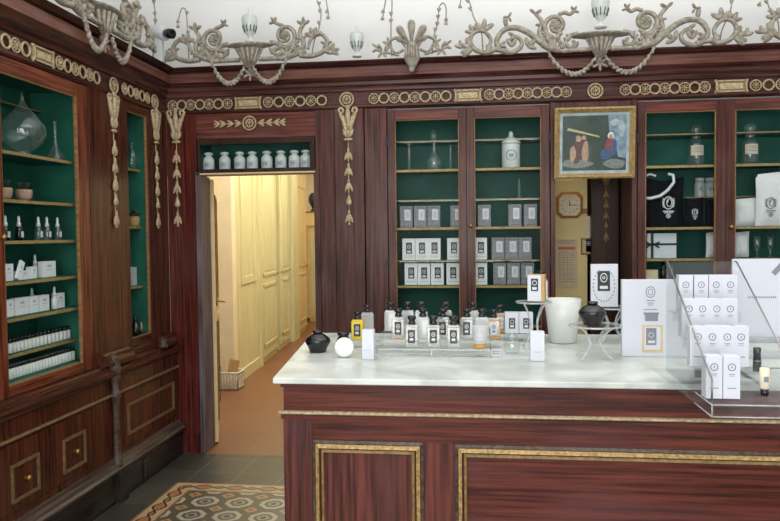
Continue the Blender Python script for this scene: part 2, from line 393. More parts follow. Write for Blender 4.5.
# boarding between the cabinets
struct(G().box(-2.2, -1.985, 4.92, 5.12, 0, 2.40).box(-2.195, -2.0, 4.912, 4.92, 0, .14), 'trim_3', 'red_wood', .002)
struct(G().box(-1.13, -.996, 4.92, 5.25, 0, 2.40).box(-1.13, -1.10, 4.90, 4.92, 0, 2.0), 'trim_4', 'back_wood', .002)
struct(G().box(-.992, -.79, 4.90, 5.25, 0, 2.40), 'trim_5', 'back_wood', .004)
struct(G().box(-.786, -.634, 4.92, 5.25, 0, 2.40), 'trim_6', 'back_wood', .002)
struct(G().box(-1.985, -1.13, 4.93, 5.25, 2.225, 2.40), 'trim_7', 'back_wood_h', .002)
struct(G().box(.455, .485, 4.92, 5.25, 0, 2.40).box(.975, 1.008, 4.92, 5.25, 0, 2.40).box(.485, .975, 4.93, 5.25, 2.33, 2.40), 'trim_8', 'back_wood', .002)
# corridor door jambs
struct(G().box(-1.985, -1.966, 4.93, 5.12, 0, 1.97).box(-1.99, -1.955, 4.905, 4.93, 0, 1.99).box(-1.148, -1.13, 4.93, 5.38, 0, 1.99), 'trim_9', 'jamb_wood', .002)
struct(G().box(-1.985, -1.13, 4.905, 5.05, 1.974, 1.985), 'trim_10', 'paper_aged')
# left pilasters
def pilaster(name, y0, y1):
    g = G().box(-2.5, -2.2, y0, y1, .80, 2.40)
    struct(g, name, 'left_wood', .002)
pilaster('trim_11', 3.895, 4.225); pilaster('trim_12', 4.735, 4.92)
# ------------------------------------------------------------------ cabinets
def cabinet(T, name, label, u0, u1, v0, v1, depth, doors, shelves, wm, wmh, green, uu=None, stile=.05, rail=.07, knob=None, brail=None):
    r = thing(name, label, 'cabinet', T((u0, 0, 0)))
    g = G(T); g.uvbox(u0, u0+.02, v0, v1, -depth, -.025); g.uvbox(u1-.02, u1, v0, v1, -depth, -.025); g.uvbox(u0, u1, v1-.03, v1, -depth, -.025); g.uvbox(u0, u1, v0, v0+.03, -depth, -.025)
    g.build('carcass', green, r)
    G(T).uvbox(u0+.02, u1-.02, v0+.03, v1-.03, -depth, -depth+.015).build('back_panel', green, r)
    for (v, w1, gl) in shelves:
        sh = G(T).uvbox(u0+.02, u1-.02, v-.012, v, -depth+.015, w1-.006).build('shelf', 'dim_glass' if gl else green, r)
        G(T).uvbox(u0+.02, u1-.02, v-(.006 if gl else .016), v, w1-.006, w1).build('shelf_edge', 'shelf_gilt', sh)
    for k, (a, b_, sa, sb) in enumerate(doors):
        bl = brail or rail
        g = G(T)
        g.uvbox(a, a+sa, v0, v1, -.025, 0); g.uvbox(b_-sb, b_, v0, v1, -.025, 0)
        g.uvbox(a+sa, b_-sb, v1-rail, v1, -.025, -.0005, 1); g.uvbox(a+sa, b_-sb, v0, v0+bl, -.025, -.0005, 1)
        d = g.build('door', [wm, wmh], r, bevel=.003)
        g = G(T)                                                    # inner bead, lightly gilt
        for q in ((a+sa, a+sa+.006, v0+bl+.005, v1-rail-.005), (b_-sb-.006, b_-sb, v0+bl+.005, v1-rail-.005), (a+sa, b_-sb, v1-rail-.005, v1-rail), (a+sa, b_-sb, v0+bl, v0+bl+.005)): g.uvbox(*q, -.02, -.004)
        g.build('glazing_bead', 'oak_edge', d)
        G(T).uvbox(a+sa+.006, b_-sb-.006, v0+bl+.005, v1-rail-.005, -.014, -.011).build('pane', 'pane_glass', d)
        if knob and k in knob:
            ku, kv = knob[k]
            G(T).lathe([(.0, .03), (.010, .028), (.014, .02), (.010, .010), (.006, .006), (.011, .0)], (ku, kv, 0), 14, 0, True, (0, 0, 1)).build('knob', 'brass', d)
    return r
TB = BACKP(YB); TL = LEFTP(-2.2)
def zb(y, Y=4.97): return at(470, y, Y=Y).z
SA = dict(s139=zb(140, 5.05), s168=zb(168.5), s199=zb(199, 5.0), s228=zb(227), s259=zb(260, 5.0), s287=zb(285.5))
cabA = cabinet(TB, 'wall_cabinet', 'mahogany glazed double-door cabinet full of perfume cartons, between the pilaster and the framed picture', -.63, .45, .78, 2.385, .33,
    [(-.630, -.0985, .050, .048), (-.0975, .450, .052, .055)],
    [(SA['s139'], -.10, True), (SA['s168'], -.05, False), (SA['s199'], -.08, True), (SA['s228'], -.05, False), (SA['s259'], -.08, True), (SA['s287'], -.05, False), (zb(325), -.05, False)],
    'back_wood', 'back_wood_h', 'green_back', knob={1: (-.072, zb(226))})
G(TB).uvbox(-.63, .45, .05, .775, -.33, -.01).uvbox(-.58, -.13, .15, .68, -.011, .004, 1).uvbox(-.05, .40, .15, .68, -.011, .004, 1).uvbox(-.63, .45, 0, .06, -.33, -.03, 1).build('base_cupboard', ['back_wood', 'back_wood_h'], cabA, bevel=.003)
for zz in (2.17, 1.35):
    G(TB).uvbox(-.645, -.625, zz-.03, zz+.03, -.002, .008).build('hinge', 'iron', cabA)
    G(TB).uvbox(.443, .458, zz-.03, zz+.03, -.002, .008).build('hinge', 'iron', cabA)
def zr(y, Y=4.97): return at(690, y, Y=Y).z
SB = dict(s136=zr(134, 5.05), s166=zr(165), s228=zr(227), s197=zr(197, 5.12), s258=zr(258.5))
cabB = cabinet(TB, 'wall_cabinet', 'mahogany glazed cabinet with black tote bag and white gift box, right of the framed picture', 1.012, 2.10, .78, 2.385, .33,
    [(1.012, 1.560, .048, .062), (1.561, 2.10, .055, .055)],
    [(SB['s136'], -.10, True), (SB['s166'], -.05, False), (SB['s197'], -.20, True), (SB['s228'], -.05, False), (SB['s258'], -.05, False), (zr(290), -.05, False)],
    'back_wood', 'back_wood_h', 'green_back', knob={1: (1.59, zr(227.5))})
G(TB).uvbox(1.012, 2.10, .05, .775, -.33, -.01).uvbox(1.06, 1.52, .15, .68, -.011, .004, 1).uvbox(1.60, 2.05, .15, .68, -.011, .004, 1).uvbox(1.012, 2.10, 0, .06, -.33, -.03, 1).build('base_cupboard', ['back_wood', 'back_wood_h'], cabB, bevel=.003)
for zz in (2.15, 1.35): G(TB).uvbox(1.0, 1.02, zz-.03, zz+.03, -.002, .008).build('hinge', 'iron', cabB)
struct(G().box(2.104, 3.4, 4.92, 5.25, 0, 2.40), 'trim_13', 'back_wood', .002)
# left glazed cabinets
ZL = dict(a=at(40, 111, X=-2.46).z, b=1.968, c=1.735, d=1.535, e=1.335, f=1.158, g=.975)
XS = -.05
SL = {k: (z) for k, z in ZL.items()}
cabL = cabinet(TL, 'wall_cabinet', 'mahogany glazed cabinet with glass flasks and rows of small bottles on the left wall', 2.30, 3.89, .80, 2.395, .35,
    [(2.30, 3.07, .05, .05), (3.075, 3.885, .055, .11)],
    [(ZL['a'], -.26, True), (ZL['b'], -.05, False), (ZL['c'], -.05, False), (ZL['d'], -.05, False), (ZL['e'], -.05, False), (ZL['f'], -.05, False), (ZL['g'], -.09, False), (.856, -.03, False)],
    'left_door_wood', 'left_door_wood_y', 'green_left', rail=.075, knob={1: (3.10, 1.553)}, brail=.05)
def lt(x, y): p = at(x, y, X=-2.2); return p.y, p.z
ny0 = .5*(lt(126, 110)[0]+lt(133, 338.6)[0]); ny1 = .5*(lt(145, 115)[0]+lt(153, 331)[0])
nza, nzb = lt(133, 338.6)[1], lt(126, 110)[1]
no0, no1 = ny0-.03, ny1+.03
sN = [lt(140, y)[1] for y in (168, 226, 287)]
cabN = cabinet(TL, 'narrow_cabinet', 'narrow glazed cabinet with green interior in the corner of the left wall', no0, no1, .80, 2.395, .30,
    [(no0, no1, .03, .03)], [(z, -.06, False) for z in sN]+[(.885, -.03, False)], 'left_wood', 'left_wood_y', 'green_left', rail=2.395-nzb, brail=nza-.80)
G(TL).uvbox(no1-.03, no1-.01, 1.50, 1.56, 0, .01).build('latch', 'iron', cabN)
struct(G().box(-2.5, -2.2, 4.225, no0, .8, 2.4).box(-2.5, -2.2, no1, 4.735, .8, 2.4), 'trim_14', 'left_wood')
# left lower carcass: drawers and panels, mouldings, plinth
low = thing('base_cabinet', 'long dark wooden base cabinet with small framed drawers and black plinth along the left wall', 'cabinet', (-2.2, 3.4, 0))
G().box(-2.54, -2.15, 1.6, 4.90, .03, .79).build('carcass', 'left_wood', low)
G().box(-2.15, -2.115, 1.6, 4.90, 0, .185).build('plinth', 'black_plinth', low, bevel=.004)
def ymould(name, prof, y0, y1, mat, par):
    n = len(prof); g = G(); g.add([(x, y0, z) for x, z in prof]+[(x, y1, z) for x, z in prof], [tuple(range(n)), tuple(range(n, 2*n))[::-1]]+[(i, (i+1) % n, n+(i+1) % n, n+i) for i in range(n)])
    return g.build(name, mat, par)
ymould('base_moulding', [(-2.16, .18), (-2.10, .18), (-2.095, .195), (-2.11, .205), (-2.118, .222), (-2.13, .228), (-2.135, .245), (-2.16, .25)], 1.6, 4.90, 'grey_moulding', low)
ymould('waist_bead', [(-2.16, .614), (-2.138, .616), (-2.132, .623), (-2.138, .630), (-2.16, .632)], 1.6, 4.90, 'gilt_worn', low)
ymould('waist_moulding', [(-2.21, .715), (-2.15, .715), (-2.135, .725), (-2.13, .735), (-2.11, .745), (-2.105, .765), (-2.12, .775), (-2.15, .785), (-2.16, .80), (-2.21, .80)], 1.6, 4.90, 'left_wood_y', low)
for (y0, y1) in ((2.52, 2.93), (2.94, 3.345), (3.355, 3.76)):
    d = G().box(-2.155, -2.142, y0, y1, .29, .60).build('drawer', 'left_wood', low, bevel=.002)
    c = (y0+y1)/2
    g = G()
    for q in ((c-.105, c+.105, .494, .508), (c-.105, c+.105, .33, .344), (c-.105, c-.093, .344, .494), (c+.093, c+.105, .344, .494)): g.box(-2.142, -2.132, *q)
    g.build('frame_moulding', 'gilt_worn', d)
    G().lathe([(.011, 0), (.007, .008), (.012, .016), (.014, .022), (.009, .03), (0, .032)], (-2.142, c, .42), 14, 0, True, (1, 0, 0)).build('knob', 'brass', d)
pn = G().box(-2.152, -2.14, 4.11, 4.84, .29, .60).build('panel', 'left_wood', low)
g = G()
pa, pb, pc, pd = 4.13, 4.80, .345, .535
for q in ((pa, pb, pd-.015, pd), (pa, pb, pc, pc+.015), (pa, pa+.018, pc+.015, pd-.015), (pb-.016, pb, pc+.015, pd-.015)): g.box(-2.141, -2.128, *q)
g.build('frame_moulding', 'gilt_worn', pn)
G().lathe([(.03, .20), (.03, .235), (.022, .245), (.020, .30), (.019, .56), (.022, .60), (.03, .61), (.03, .64), (.02, .65), (.02, .70), (.032, .72), (.036, .78), (.03, .80)], (-2.13, 3.985, 0), 16).build('half_column', 'grey_moulding', low)
G().box(-2.14, -2.085, 3.94, 4.03, 0, .19).build('plinth_block', 'black_plinth', low, bevel=.003)
G().box(-2.115, -2.10, 4.28, 4.34, .02, .15).build('plinth_block', 'black_plinth', low, bevel=.003)
for y0, y1 in ((3.93, 4.235), (4.72, 4.86)):
    ymould('pilaster_base', [(-2.2, .80), (-2.12, .80), (-2.115, .815), (-2.13, .825), (-2.14, .845), (-2.16, .855), (-2.17, .87), (-2.2, .87)], y0, y1, 'left_wood_y', low)
for yy in (3.99, 4.66):
    G().lathe([(.03, 0), (.035, .015), (.022, .03), (.028, .045), (.02, .06), (.0, .07)], (-2.14, yy, .795), 12).build('carved_boss', 'grey_moulding', low)
# ------------------------------------------------------------------ carved ornament
def zof(y, x=470, Y=4.9): return at(x, y, Y=Y).z
FZ = 2.462
def rosette(g, u, v, w, R, mat=0):
    g.ring((u, v, w), R, R*.14, 18, 6, mat); g.ell((u, v, w+.003), (0, 0, 1), .010, R*.28, R*.28, mat=mat)
    for i in range(8):
        t = 2*PI*i/8; g.ell((u+R*.52*math.cos(t), v+R*.52*math.sin(t), w), (math.cos(t), math.sin(t), 0), R*.27, R*.13, .006, 6, 4, mat)
def chain(T, name, label, us, par=None, Rv=None):
    r = thing(name, label, 'frieze ornament', T((us[0], FZ, 0)), 'gilt guilloche frieze under the cornice')
    for i, u in enumerate(us):
        g = G(T)
        if i % 2 == 0: rosette(g, u, FZ, .012, .033)
        else: g.ring((u, FZ, .012), .032, .0065, 18, 6)
        g.build('ring', 'gilt', r)
    return r
def plaque(T, label, u0, u1):
    r = thing('plaque', label, 'plaque', T(((u0+u1)/2, FZ, 0)), 'gilt frieze plaques under the cornice')
    c = (u0+u1)/2
    G(T).uvbox(u0+.008, u1-.008, FZ-.033, FZ+.033, 0, .014).build('plate', 'gilt_dark', r, bevel=.003)
    g = G(T)
    for q in ((u0, u1, FZ+.030, FZ+.038), (u0, u1, FZ-.038, FZ-.030), (u0, u0+.010, FZ-.038, FZ+.038), (u1-.010, u1, FZ-.038, FZ+.038)): g.uvbox(*q, 0, .022)
    for s in (u0, u1):
        for z in (FZ+.034, FZ-.034): g.ell((s, z, .012), (0, 0, 1), .012, .012, .010, 8, 5)
    g.build('rim', 'gilt', r)
    G(T).uvbox(u0+.025, u1-.025, FZ-.018, FZ+.018, .014, .018).build('inset', 'gilt', r)
TF = BACKP(YB-.001); TFL = LEFTP(-2.199)
def bx(x, y=96): return at(x, y, Y=YB).x
def lin_(a, b_, n): return [a+(b_-a)*i/(n-1) for i in range(n)]
chain(TF, 'guilloche_chain', 'gilt ring chain on the frieze between the corner and the plaque over the doorway', lin_(bx(173), bx(228), 7))
plaque(TF, 'gilt rectangular plaque on the frieze above the doorway jars', bx(236), bx(261))
chain(TF, 'guilloche_chain', 'gilt ring chain on the frieze just right of the doorway plaque', lin_(bx(268.5), bx(322), 6)[:6]+[bx(326+5)][:0])
chain(TF, 'guilloche_chain', 'gilt ring chain on the frieze above the left door of the carton cabinet', lin_(bx(374), bx(446), 8))
plaque(TF, 'gilt rectangular plaque on the frieze above the middle of the carton cabinet', bx(455), bx(481))
chain(TF, 'guilloche_chain', 'gilt ring chain on the frieze above the right door of the carton cabinet', lin_(bx(489.5), bx(566), 9))
chain(TF, 'guilloche_chain', 'gilt ring chain on the frieze between the big rosette and the far right plaque', lin_(bx(625), bx(704), 9))
plaque(TF, 'gilt rectangular plaque on the frieze at the far right cabinet', bx(715), bx(746))
chain(TF, 'guilloche_chain', 'gilt ring chain on the frieze at the right edge, past the last plaque', lin_(bx(755), bx(755)+.54, 8))
for x, lab in ((347, 'large gilt rosette on the frieze above the hanging drop beside the carton cabinet'), (595, 'large gilt rosette on the frieze above the framed picture')):
    g = G(TF); rosette(g, bx(x), FZ, .014, .046); g.ring((bx(x), FZ, .014), .028, .005, 16, 6)
    tag(g.build('frieze_rosette', 'gilt', None, TF((bx(x), FZ, 0))), lab, 'rosette', 'large frieze rosettes')
def ly(x, y): return at(x, y, X=-2.19).y
chain(TFL, 'guilloche_chain', 'gilt ring chain on the left wall frieze, nearest the camera', [ly(5, 34)-.076*3, ly(5, 34)-.076*2, ly(5, 34)-.076, ly(5, 34), ly(15, 40), ly(25, 44)])
plaque(TFL, 'gilt plaque on the left wall frieze above the flask cabinet', ly(32, 45), ly(52, 52))
chain(TFL, 'guilloche_chain', 'gilt ring chain on the left wall frieze beyond its plaque', lin_(ly(59, 58), ly(96, 75), 6))
chain(TFL, 'guilloche_chain', 'short gilt ring chain above the narrow corner cabinet', lin_(ly(124, 84), ly(147, 95), 5))
for x, y, lab in ((113, 80, 'gilt rosette on the left frieze between the two left cabinets'), (154, 97, 'gilt rosette on the left frieze next to the room corner')):
    g = G(TFL); rosette(g, ly(x, y), FZ-.005, .014, .044)
    tag(g.build('frieze_rosette', 'gilt', None, TFL((ly(x, y), FZ, 0))), lab, 'rosette', 'large frieze rosettes')
def drop(T, u, top, sc, label, mat='gilt'):
    """pendant ornament: acanthus capital with two volutes, then five bell flowers on a string"""
    r = thing('pendant_ornament', label, 'wall ornament', T((u, top, 0)), 'hanging bellflower drops on the pilasters')
    g = G(T); w = .012
    for s in (-1, 1):
        pts = [(u+s*(.014+.050*(1-t)**1.4)*sc, top-(.02+.16*t)*sc, w) for t in [i/10 for i in range(11)]]
        g.tube(pts, [.008*sc+.007*sc*math.sin(PI*i/10) for i in range(11)], 7)
        g.ring((u+s*.048*sc, top-.026*sc, w), .017*sc, .009*sc, 14, 6); g.ring((u+s*.022*sc, top-.165*sc, w), .012*sc, .007*sc, 12, 5)
        g.ell((u+s*.022*sc, top-.11*sc, w), (s*.25, 1, 0), .06*sc, .014*sc, .012)
    g.ell((u, top-.075*sc, w+.004), (0, 1, 0), .075*sc, .020*sc, .016)
    g.ell((u, top-.005*sc, w+.004), (0, 1, 0), .018*sc, .020*sc, .014)
    for s in (-1, 0, 1): g.ell((u+s*.022*sc, top-.185*sc, w), (s*.5, 1, 0), .028*sc, .014*sc, .012)
    g.ell((u, top-.225*sc, w), (1, 0, 0), .034*sc, .012*sc, .012)
    g.build('capital', mat, r)
    g = G(T); g.tube([(u, top-.22*sc, .006), (u, top-.80*sc, .006)], .0035, 6); g.build('string', mat, r)
    for i in range(5):
        v = top-(.33+.108*i)*sc; g = G(T)
        if i == 3: g.lathe([(.002, .05*sc), (.010*sc, .03*sc), (.020*sc, 0), (.024*sc, -.018*sc), (.0, -.03*sc)], (u, v, w), 9, 0, True, (0, 1, 0), (1, .6))
        else:
            for s in (-1, 0, 1): g.ell((u+s*.014*sc, v-.008*sc, w), (-s*.38, 1, 0), .036*sc, .012*sc, .010, 7, 5)
            g.ell((u, v+.028*sc, w), (0, 1, 0), .024*sc, .010*sc, .009, 7, 5); g.ell((u, v-.04*sc, w), (0, 1, 0), .010*sc, .008*sc, .008, 6, 4)
        g.build('bellflower', mat, r)
    G(T).ell((u, top-.81*sc, .01), (0, 1, 0), .012, .009, .009, 7, 5).build('tip_bead', mat, r)
drop(TB, at(176, 110, Y=YB).x, at(176, 110, Y=YB).z, 1.0, 'gilt bellflower drop on the pilaster beside the corridor doorway, right of the corner')
drop(BACKP(4.90), at(348, 107, Y=4.9).x, at(348, 107, Y=4.9).z, .98, 'gilt bellflower drop on the pilaster between the doorway and the carton cabinet')
p = at(113, 94, X=-2.19); drop(TL, p.y, p.z, .98, 'gilt bellflower drop between the flask cabinet and the narrow cabinet')
p = at(155.5, 110, X=-2.19); drop(TL, p.y+.0, p.z, .98, 'gilt bellflower drop on the left wall between the narrow cabinet and the corner')
# horizontal spray above the transom
p = at(249, 123, Y=YB-.01); T = BACKP(4.93)
r = thing('spray_ornament', 'gilt rosette with leaf sprays on the board above the doorway jars', 'wall ornament', T((p.x, p.z, 0)))
g = G(T); rosette(g, p.x, p.z, .014, .046); g.ring((p.x, p.z, .014), .026, .005, 14, 6); g.build('rosette', 'gilt', r)
for s in (-1, 1):
    g = G(T); g.tube([(p.x+s*.05, p.z, .006), (p.x+s*.25, p.z-.004, .006)], .004, 6)
    for c, n in ((.085, 3), (.14, 2), (.195, 3), (.235, 2)):
        for q in (-1, 0, 1): g.ell((p.x+s*c, p.z+q*.012, .01), (1, q*s*.55, 0), .026, .009, .008, 7, 5)
    g.build('leaf_spray', 'gilt', r)
# crest carvings along the top of the cornice -------------------------------------------------
def stroke(g, pts, r0, r1, n=6, flat=1.3):
    """smooth tapering stem through points (u, v) in the carving plane"""
    P3 = [Vector((a, b_, .0)) for a, b_ in pts]; out = []
    for i in range(len(P3)-1):
        p0, p1, p2, p3 = P3[max(i-1, 0)], P3[i], P3[i+1], P3[min(i+2, len(P3)-1)]
        for k in range(5):
            t = k/5; out.append(.5*((2*p1)+(p2-p0)*t+(2*p0-5*p1+4*p2-p3)*t*t+(3*p1-p0-3*p2+p3)*t**3))
    out.append(P3[-1]); m = len(out)
    g.tube(out, [r0+(r1-r0)*i/(m-1) for i in range(m)], 8, 0, flat)
def spiral(g, c, R, a0, turns, r0, r1, hand=1):
    n = int(14*turns)+4
    pts = [(c[0]+R*(1-.72*i/n)*math.cos(a0+hand*2*PI*turns*i/n), c[1]+R*(1-.72*i/n)*math.sin(a0+hand*2*PI*turns*i/n), 0) for i in range(n+1)]
    g.tube(pts, [r0+(r1-r0)*i/n for i in range(n+1)], 8, 0, 1.3)
def leaf(g, c, ang, L, W=None):
    a = math.radians(ang); W = W or L*.36
    g.ell((c[0]+L*math.cos(a), c[1]+L*math.sin(a), 0), (math.cos(a), math.sin(a), .25), L, W, .012, 8, 6)
def leaves(g, c, angs, L):
    for a in angs: leaf(g, c, a, L)
PX = .0066
def crest(T, u0, v0, k, label, big=True, halves=(-1, 1), vase=True, garl=True, dish=True, grp='carved crests along the cornice'):
    """k: metres per pixel of drawing; parts: bowl, scrollwork (one each side), medallion, garland"""
    r = thing('crest_carving', label, 'carved crest', T((u0, v0, 0)), grp)
    if dish:
        g = G(T); w = .0; DW = .19 if big else .165
        g.lathe([(.0, -.075*k/PX), (.012, -.065*k/PX), (.018, -.04*k/PX), (.035, -.005*k/PX), (.062, .05*k/PX), (.085, .085*k/PX)], (u0, v0, w), 20, 0, True, (0, 1, 0), (1, .6))
        g.lathe([(.085, .085*k/PX), (DW*.8, .10*k/PX), (DW, .105*k/PX), (DW, .113*k/PX), (DW*.85, .118*k/PX), (.04*k/PX, .124*k/PX), (.0, .128*k/PX)], (u0, v0, w), 24, 0, True, (0, 1, 0), (1, .45))
        for i in range(7):
            t = -PI*.9+PI*.8*i/6+PI*.05
            a = PI*(i+.5)/7
            g.tube([(u0+.02*math.cos(a), v0-.04*k/PX, w+.02*math.sin(a)), (u0+.088*math.cos(a)*k/PX, v0+.085*k/PX, w+.062*math.sin(a))], [.008, .012], 6)
        leaves(g, (u0, v0-.075*k/PX), (-150, -30, -90, 150, 30), .028)
        g.build('fluted_bowl', 'carving', r)
    for s in halves:
        T2 = (lambda s: (lambda p: T((u0+s*p[0]*k, v0+p[1]*k, p[2]+.012))))(s)
        # drawing units: pixels from the centre line, up positive from the cornice top edge
        q = 1.0/k
        g = G(T2)
        def S_(pts, a, b_): stroke(g, pts, a*q, b_*q)
        class H:   # leaves in pixel units
            pass
        def LV(c, angs, L):
            for a in angs:
                rr = math.radians(a); g.ell((c[0]+L*math.cos(rr), c[1]+L*math.sin(rr), .004), (math.cos(rr), math.sin(rr), 0), L*1.15, L*.52, .018, 8, 5)
        def SP(c, R, a0, t, a, b_, hand=1):
            n = int(14*t)+4
            pts = [(c[0]+R*(1-.7*i/n)*math.cos(a0+hand*2*PI*t*i/n), c[1]+R*(1-.7*i/n)*math.sin(a0+hand*2*PI*t*i/n), 0) for i in range(n+1)]
            TUBE(pts, [a+(b_-a)*i/n for i in range(n+1)])
        def TUBE(pts, rs):
            # tube in pixel space with metric depth
            pv = [Vector(p) for p in pts]; m = len(pv); vs = []; n = 8; rs = [a*1.3 for a in rs]
            for i, p in enumerate(pv):
                d = (pv[min(i+1, m-1)]-pv[max(i-1, 0)]).normalized(); a = Vector((-d.y, d.x, 0))
                for j in range(n):
                    t = 2*PI*j/n; vs.append(p+a*(rs[i]*q*math.cos(t))+Vector((0, 0, rs[i]*1.4*math.sin(t))))
            g.add(vs, [(i*n+j, i*n+(j+1) % n, (i+1)*n+(j+1) % n, (i+1)*n+j) for i in range(m-1) for j in range(n)]+[tuple(range(n))[::-1], tuple(range((m-1)*n, m*n))], 0, True)
        def ST(pts, a, b_):
            P3 = [Vector((x, y, 0)) for x, y in pts]; out = []
            for i in range(len(P3)-1):
                p0, p1, p2, p3 = P3[max(i-1, 0)], P3[i], P3[i+1], P3[min(i+2, len(P3)-1)]
                for kk in range(5):
                    t = kk/5; out.append(.5*((2*p1)+(p2-p0)*t+(2*p0-5*p1+4*p2-p3)*t*t+(3*p1-p0-3*p2+p3)*t**3))
            out.append(P3[-1]); TUBE(out, [a+(b_-a)*i/(len(out)-1) for i in range(len(out))])
        if dish:
            ST([(22, 18), (30, 16), (34, 10), (30, 5), (25, 8), (27, 12)], .013, .008)     # scroll under the dish rim
            ST([(10, 2), (24, 2), (40, 2), (50, 8), (44, 14), (38, 9)], .012, .009); LV((30, 12), (20, 60), 3.5); LV((36, 4), (100, 40), 3.5)
            if big:
                ST([(40, 3), (52, 6), (62, 14), (72, 22), (84, 27), (96, 25), (103, 15), (100, 6), (90, 2), (80, 6), (78, 13), (84, 18), (90, 14)], .017, .009)
                LV((88, 8), (60, 120), 4.5); LV((100, 10), (150, 200), 3.5); LV((62, 14), (110, 340), 4); LV((46, 5), (70, 110), 3.4); LV((112, 4), (80, 120), 3.5); LV((24, 4), (70, 110), 3.2); LV((58, 28), (10, 160), 3); LV((72, 8), (200, 150, 80), 4.5); LV((84, 18), (30, 330), 4); LV((93, 28), (80,), 5); LV((91, 38), (0, 120, 240), 2.6)
                ST([(92, 3), (104, 6), (112, 3), (124, 6), (130, 15), (126, 24), (116, 25), (109, 16), (112, 7)], .014, .009)
                LV((116, 26), (150, 95, 40, 20), 5.5); LV((126, 24), (60, 10), 4.5); LV((128, 8), (20, 60, 320, 340), 6); LV((138, 9), (70, 20), 4)
                ST([(48, 3), (44, 14), (38, 20)], .014, .01)
                ST([(54, 8), (60, 20), (58, 32), (64, 40)], .014, .009); LV((64, 40), (40, 150), 3.5)
            else:
                ST([(40, 3), (52, 7), (56, 16), (52, 26), (56, 34)], .014, .010); LV((56, 34), (30, 150, 90), 3.6)
                ST([(52, 4), (64, 3), (76, 7), (80, 16), (74, 24), (64, 20), (60, 10)], .014, .008)
                LV((66, 22), (160, 110, 70, 30), 4.5); LV((58, 6), (120, 160), 3.5); LV((48, 6), (60, 100, 20), 3.5); LV((53, 20), (20, 160), 3); LV((24, 8), (60, 120), 3.2); LV((79, 14), (20, 160), 3); LV((76, 8), (60, 20, 340), 5); LV((84, 7), (70, 10, 330), 4)
                ST([(22, 8), (32, 12), (38, 6)], .010, .007)
            ob = g.build('scrollwork', 'carving', r)
            # medallion with flower in a curled loop
            mc = (44, 27) if big else (37, 24)
            g = G(T2)
            SP(mc, 13 if big else 12, math.radians(250), 1.35, .013, .009, 1)
            ST([(mc[0]-3, mc[1]+11), (mc[0]-9, mc[1]+13), (mc[0]-14, mc[1]+11), (mc[0]-18, mc[1]+14)] if big else [(mc[0]-2, mc[1]+10), (mc[0]-7, mc[1]+12), (mc[0]-11, mc[1]+14)], .010, .009)
            ST([(mc[0]+10, mc[1]-2), (mc[0]+8, mc[1]-12), (mc[0]+2, mc[1]-20), (mc[0]-2, 2)], .012, .012)
            LV((mc[0]+9, mc[1]-8), (20, 330), 3.2)
            LV((mc[0]-18, mc[1]+14) if big else (mc[0]-11, mc[1]+14), (120, 200, 60), 2.6)
            MR = 6.5 if big else 5.5
            g.ell((mc[0], mc[1], 0), (0, 0, 1), .016, MR, MR, 12, 6)
            for i in range(7):
                t = 2*PI*i/7; g.ell((mc[0]+2.6*math.cos(t), mc[1]+2.6*math.sin(t), .014), (math.cos(t), math.sin(t), 0), 2.4, 1.0, .010, 7, 5)
            g.ell((mc[0], mc[1], .02), (0, 0, 1), .008, 1.3, 1.3, 8, 5)
            g.build('medallion', 'carving', r)
        else: g.build('scrollwork', 'carving', r)
        if garl:
            gx0, gx1, sag = (52, 5, 19) if big else (39, 5, 18)
            g = G(T2); cat = []
            for i in range(25):
                t = i/24; x = gx0+(gx1-gx0)*t; y = 1-sag*(1-(2*t-1)**2)-8*t; cat.append((x, y, .018))
                L = (1.9+1.0*math.sin(PI*t))*(1.15 if i % 2 else .8); an = math.degrees(math.atan2(y-(cat[-2][1] if i else y+3), (x-(cat[-2][0] if i else x+1))))
                for a in ((an+35,) if i % 2 else (an-35,)): rr = math.radians(a); g.ell((x+.6*math.cos(rr), y+.6*math.sin(rr), .02), (math.cos(rr), math.sin(rr), 0), L*1.2, L*.62, .014, 7, 5)
            TUBE(cat, [.006]*len(cat))
            g.build('garland', 'carving', r)
    return r
CY = 4.795
TC = BACKP(CY)
def cpt(x, y): p = at(x, y, Y=CY); return p.x, p.z
u, v = cpt(250, 62); crest(TC, u, v, .0067, 'silvered scroll crest with garlands carrying the small porcelain urn above the doorway', big=False)
u, v = cpt(600, 51.5); crest(TC, u, v, .0063, 'largest silvered scroll crest with garlands, above the framed picture')
u, v = cpt(752, 40); crest(TC, u+.9, 2.70, .0061, 'silvered scroll crest cut off by the right edge', halves=(-1,), big=True)
TCL = LEFTP(-2.2+.125)
def cly(x, y): p = at(x, y, X=-2.075); return p.y, p.z
u, v = cly(104, 40); crest(TCL, u, 2.70, .0067, 'silvered scroll crest with garlands on the left wall cornice', big=False)
# central palmette
u, v = cpt(412, 58); k = .0065
r = thing('palmette_carving', 'silvered palmette carving with acanthus wings above the left carton cabinet door', 'carved crest', TC((u, v, 0)), 'carved crests along the cornice')
g = G(TC)
for a, L, W, bx0 in ((90, 12, 3.6, 0), (122, 10.5, 3.5, -3), (58, 10.5, 3.5, 3), (152, 6.5, 2.6, -4), (28, 6.5, 2.6, 4)):
    rr = math.radians(a); LL = L*1.95; g.tube([(u+(bx0+LL*t*math.cos(rr))*k, v+(14+LL*t*math.sin(rr))*k, .02) for t in (0, .2, .4, .6, .75, .88, .96, 1)], [W*k*q for q in (.45, .55, .75, 1, 1.12, 1.02, .7, .2)], 10)
    g.ell((u+(bx0+L*math.cos(rr))*k, v+(14+L*math.sin(rr))*k, .038), (math.cos(rr), math.sin(rr), 0), L*k*.8, .9*k, .010, 8, 6)
g.lathe([(.0, -13*k), (2*k, -12*k), (6*k, -5*k), (8.5*k, 0), (7.5*k, 5*k), (6.5*k, 11*k), (8.5*k, 15*k), (.0, 17*k)], (u, v, 0), 16, 0, True, (0, 1, 0), (1, .6))
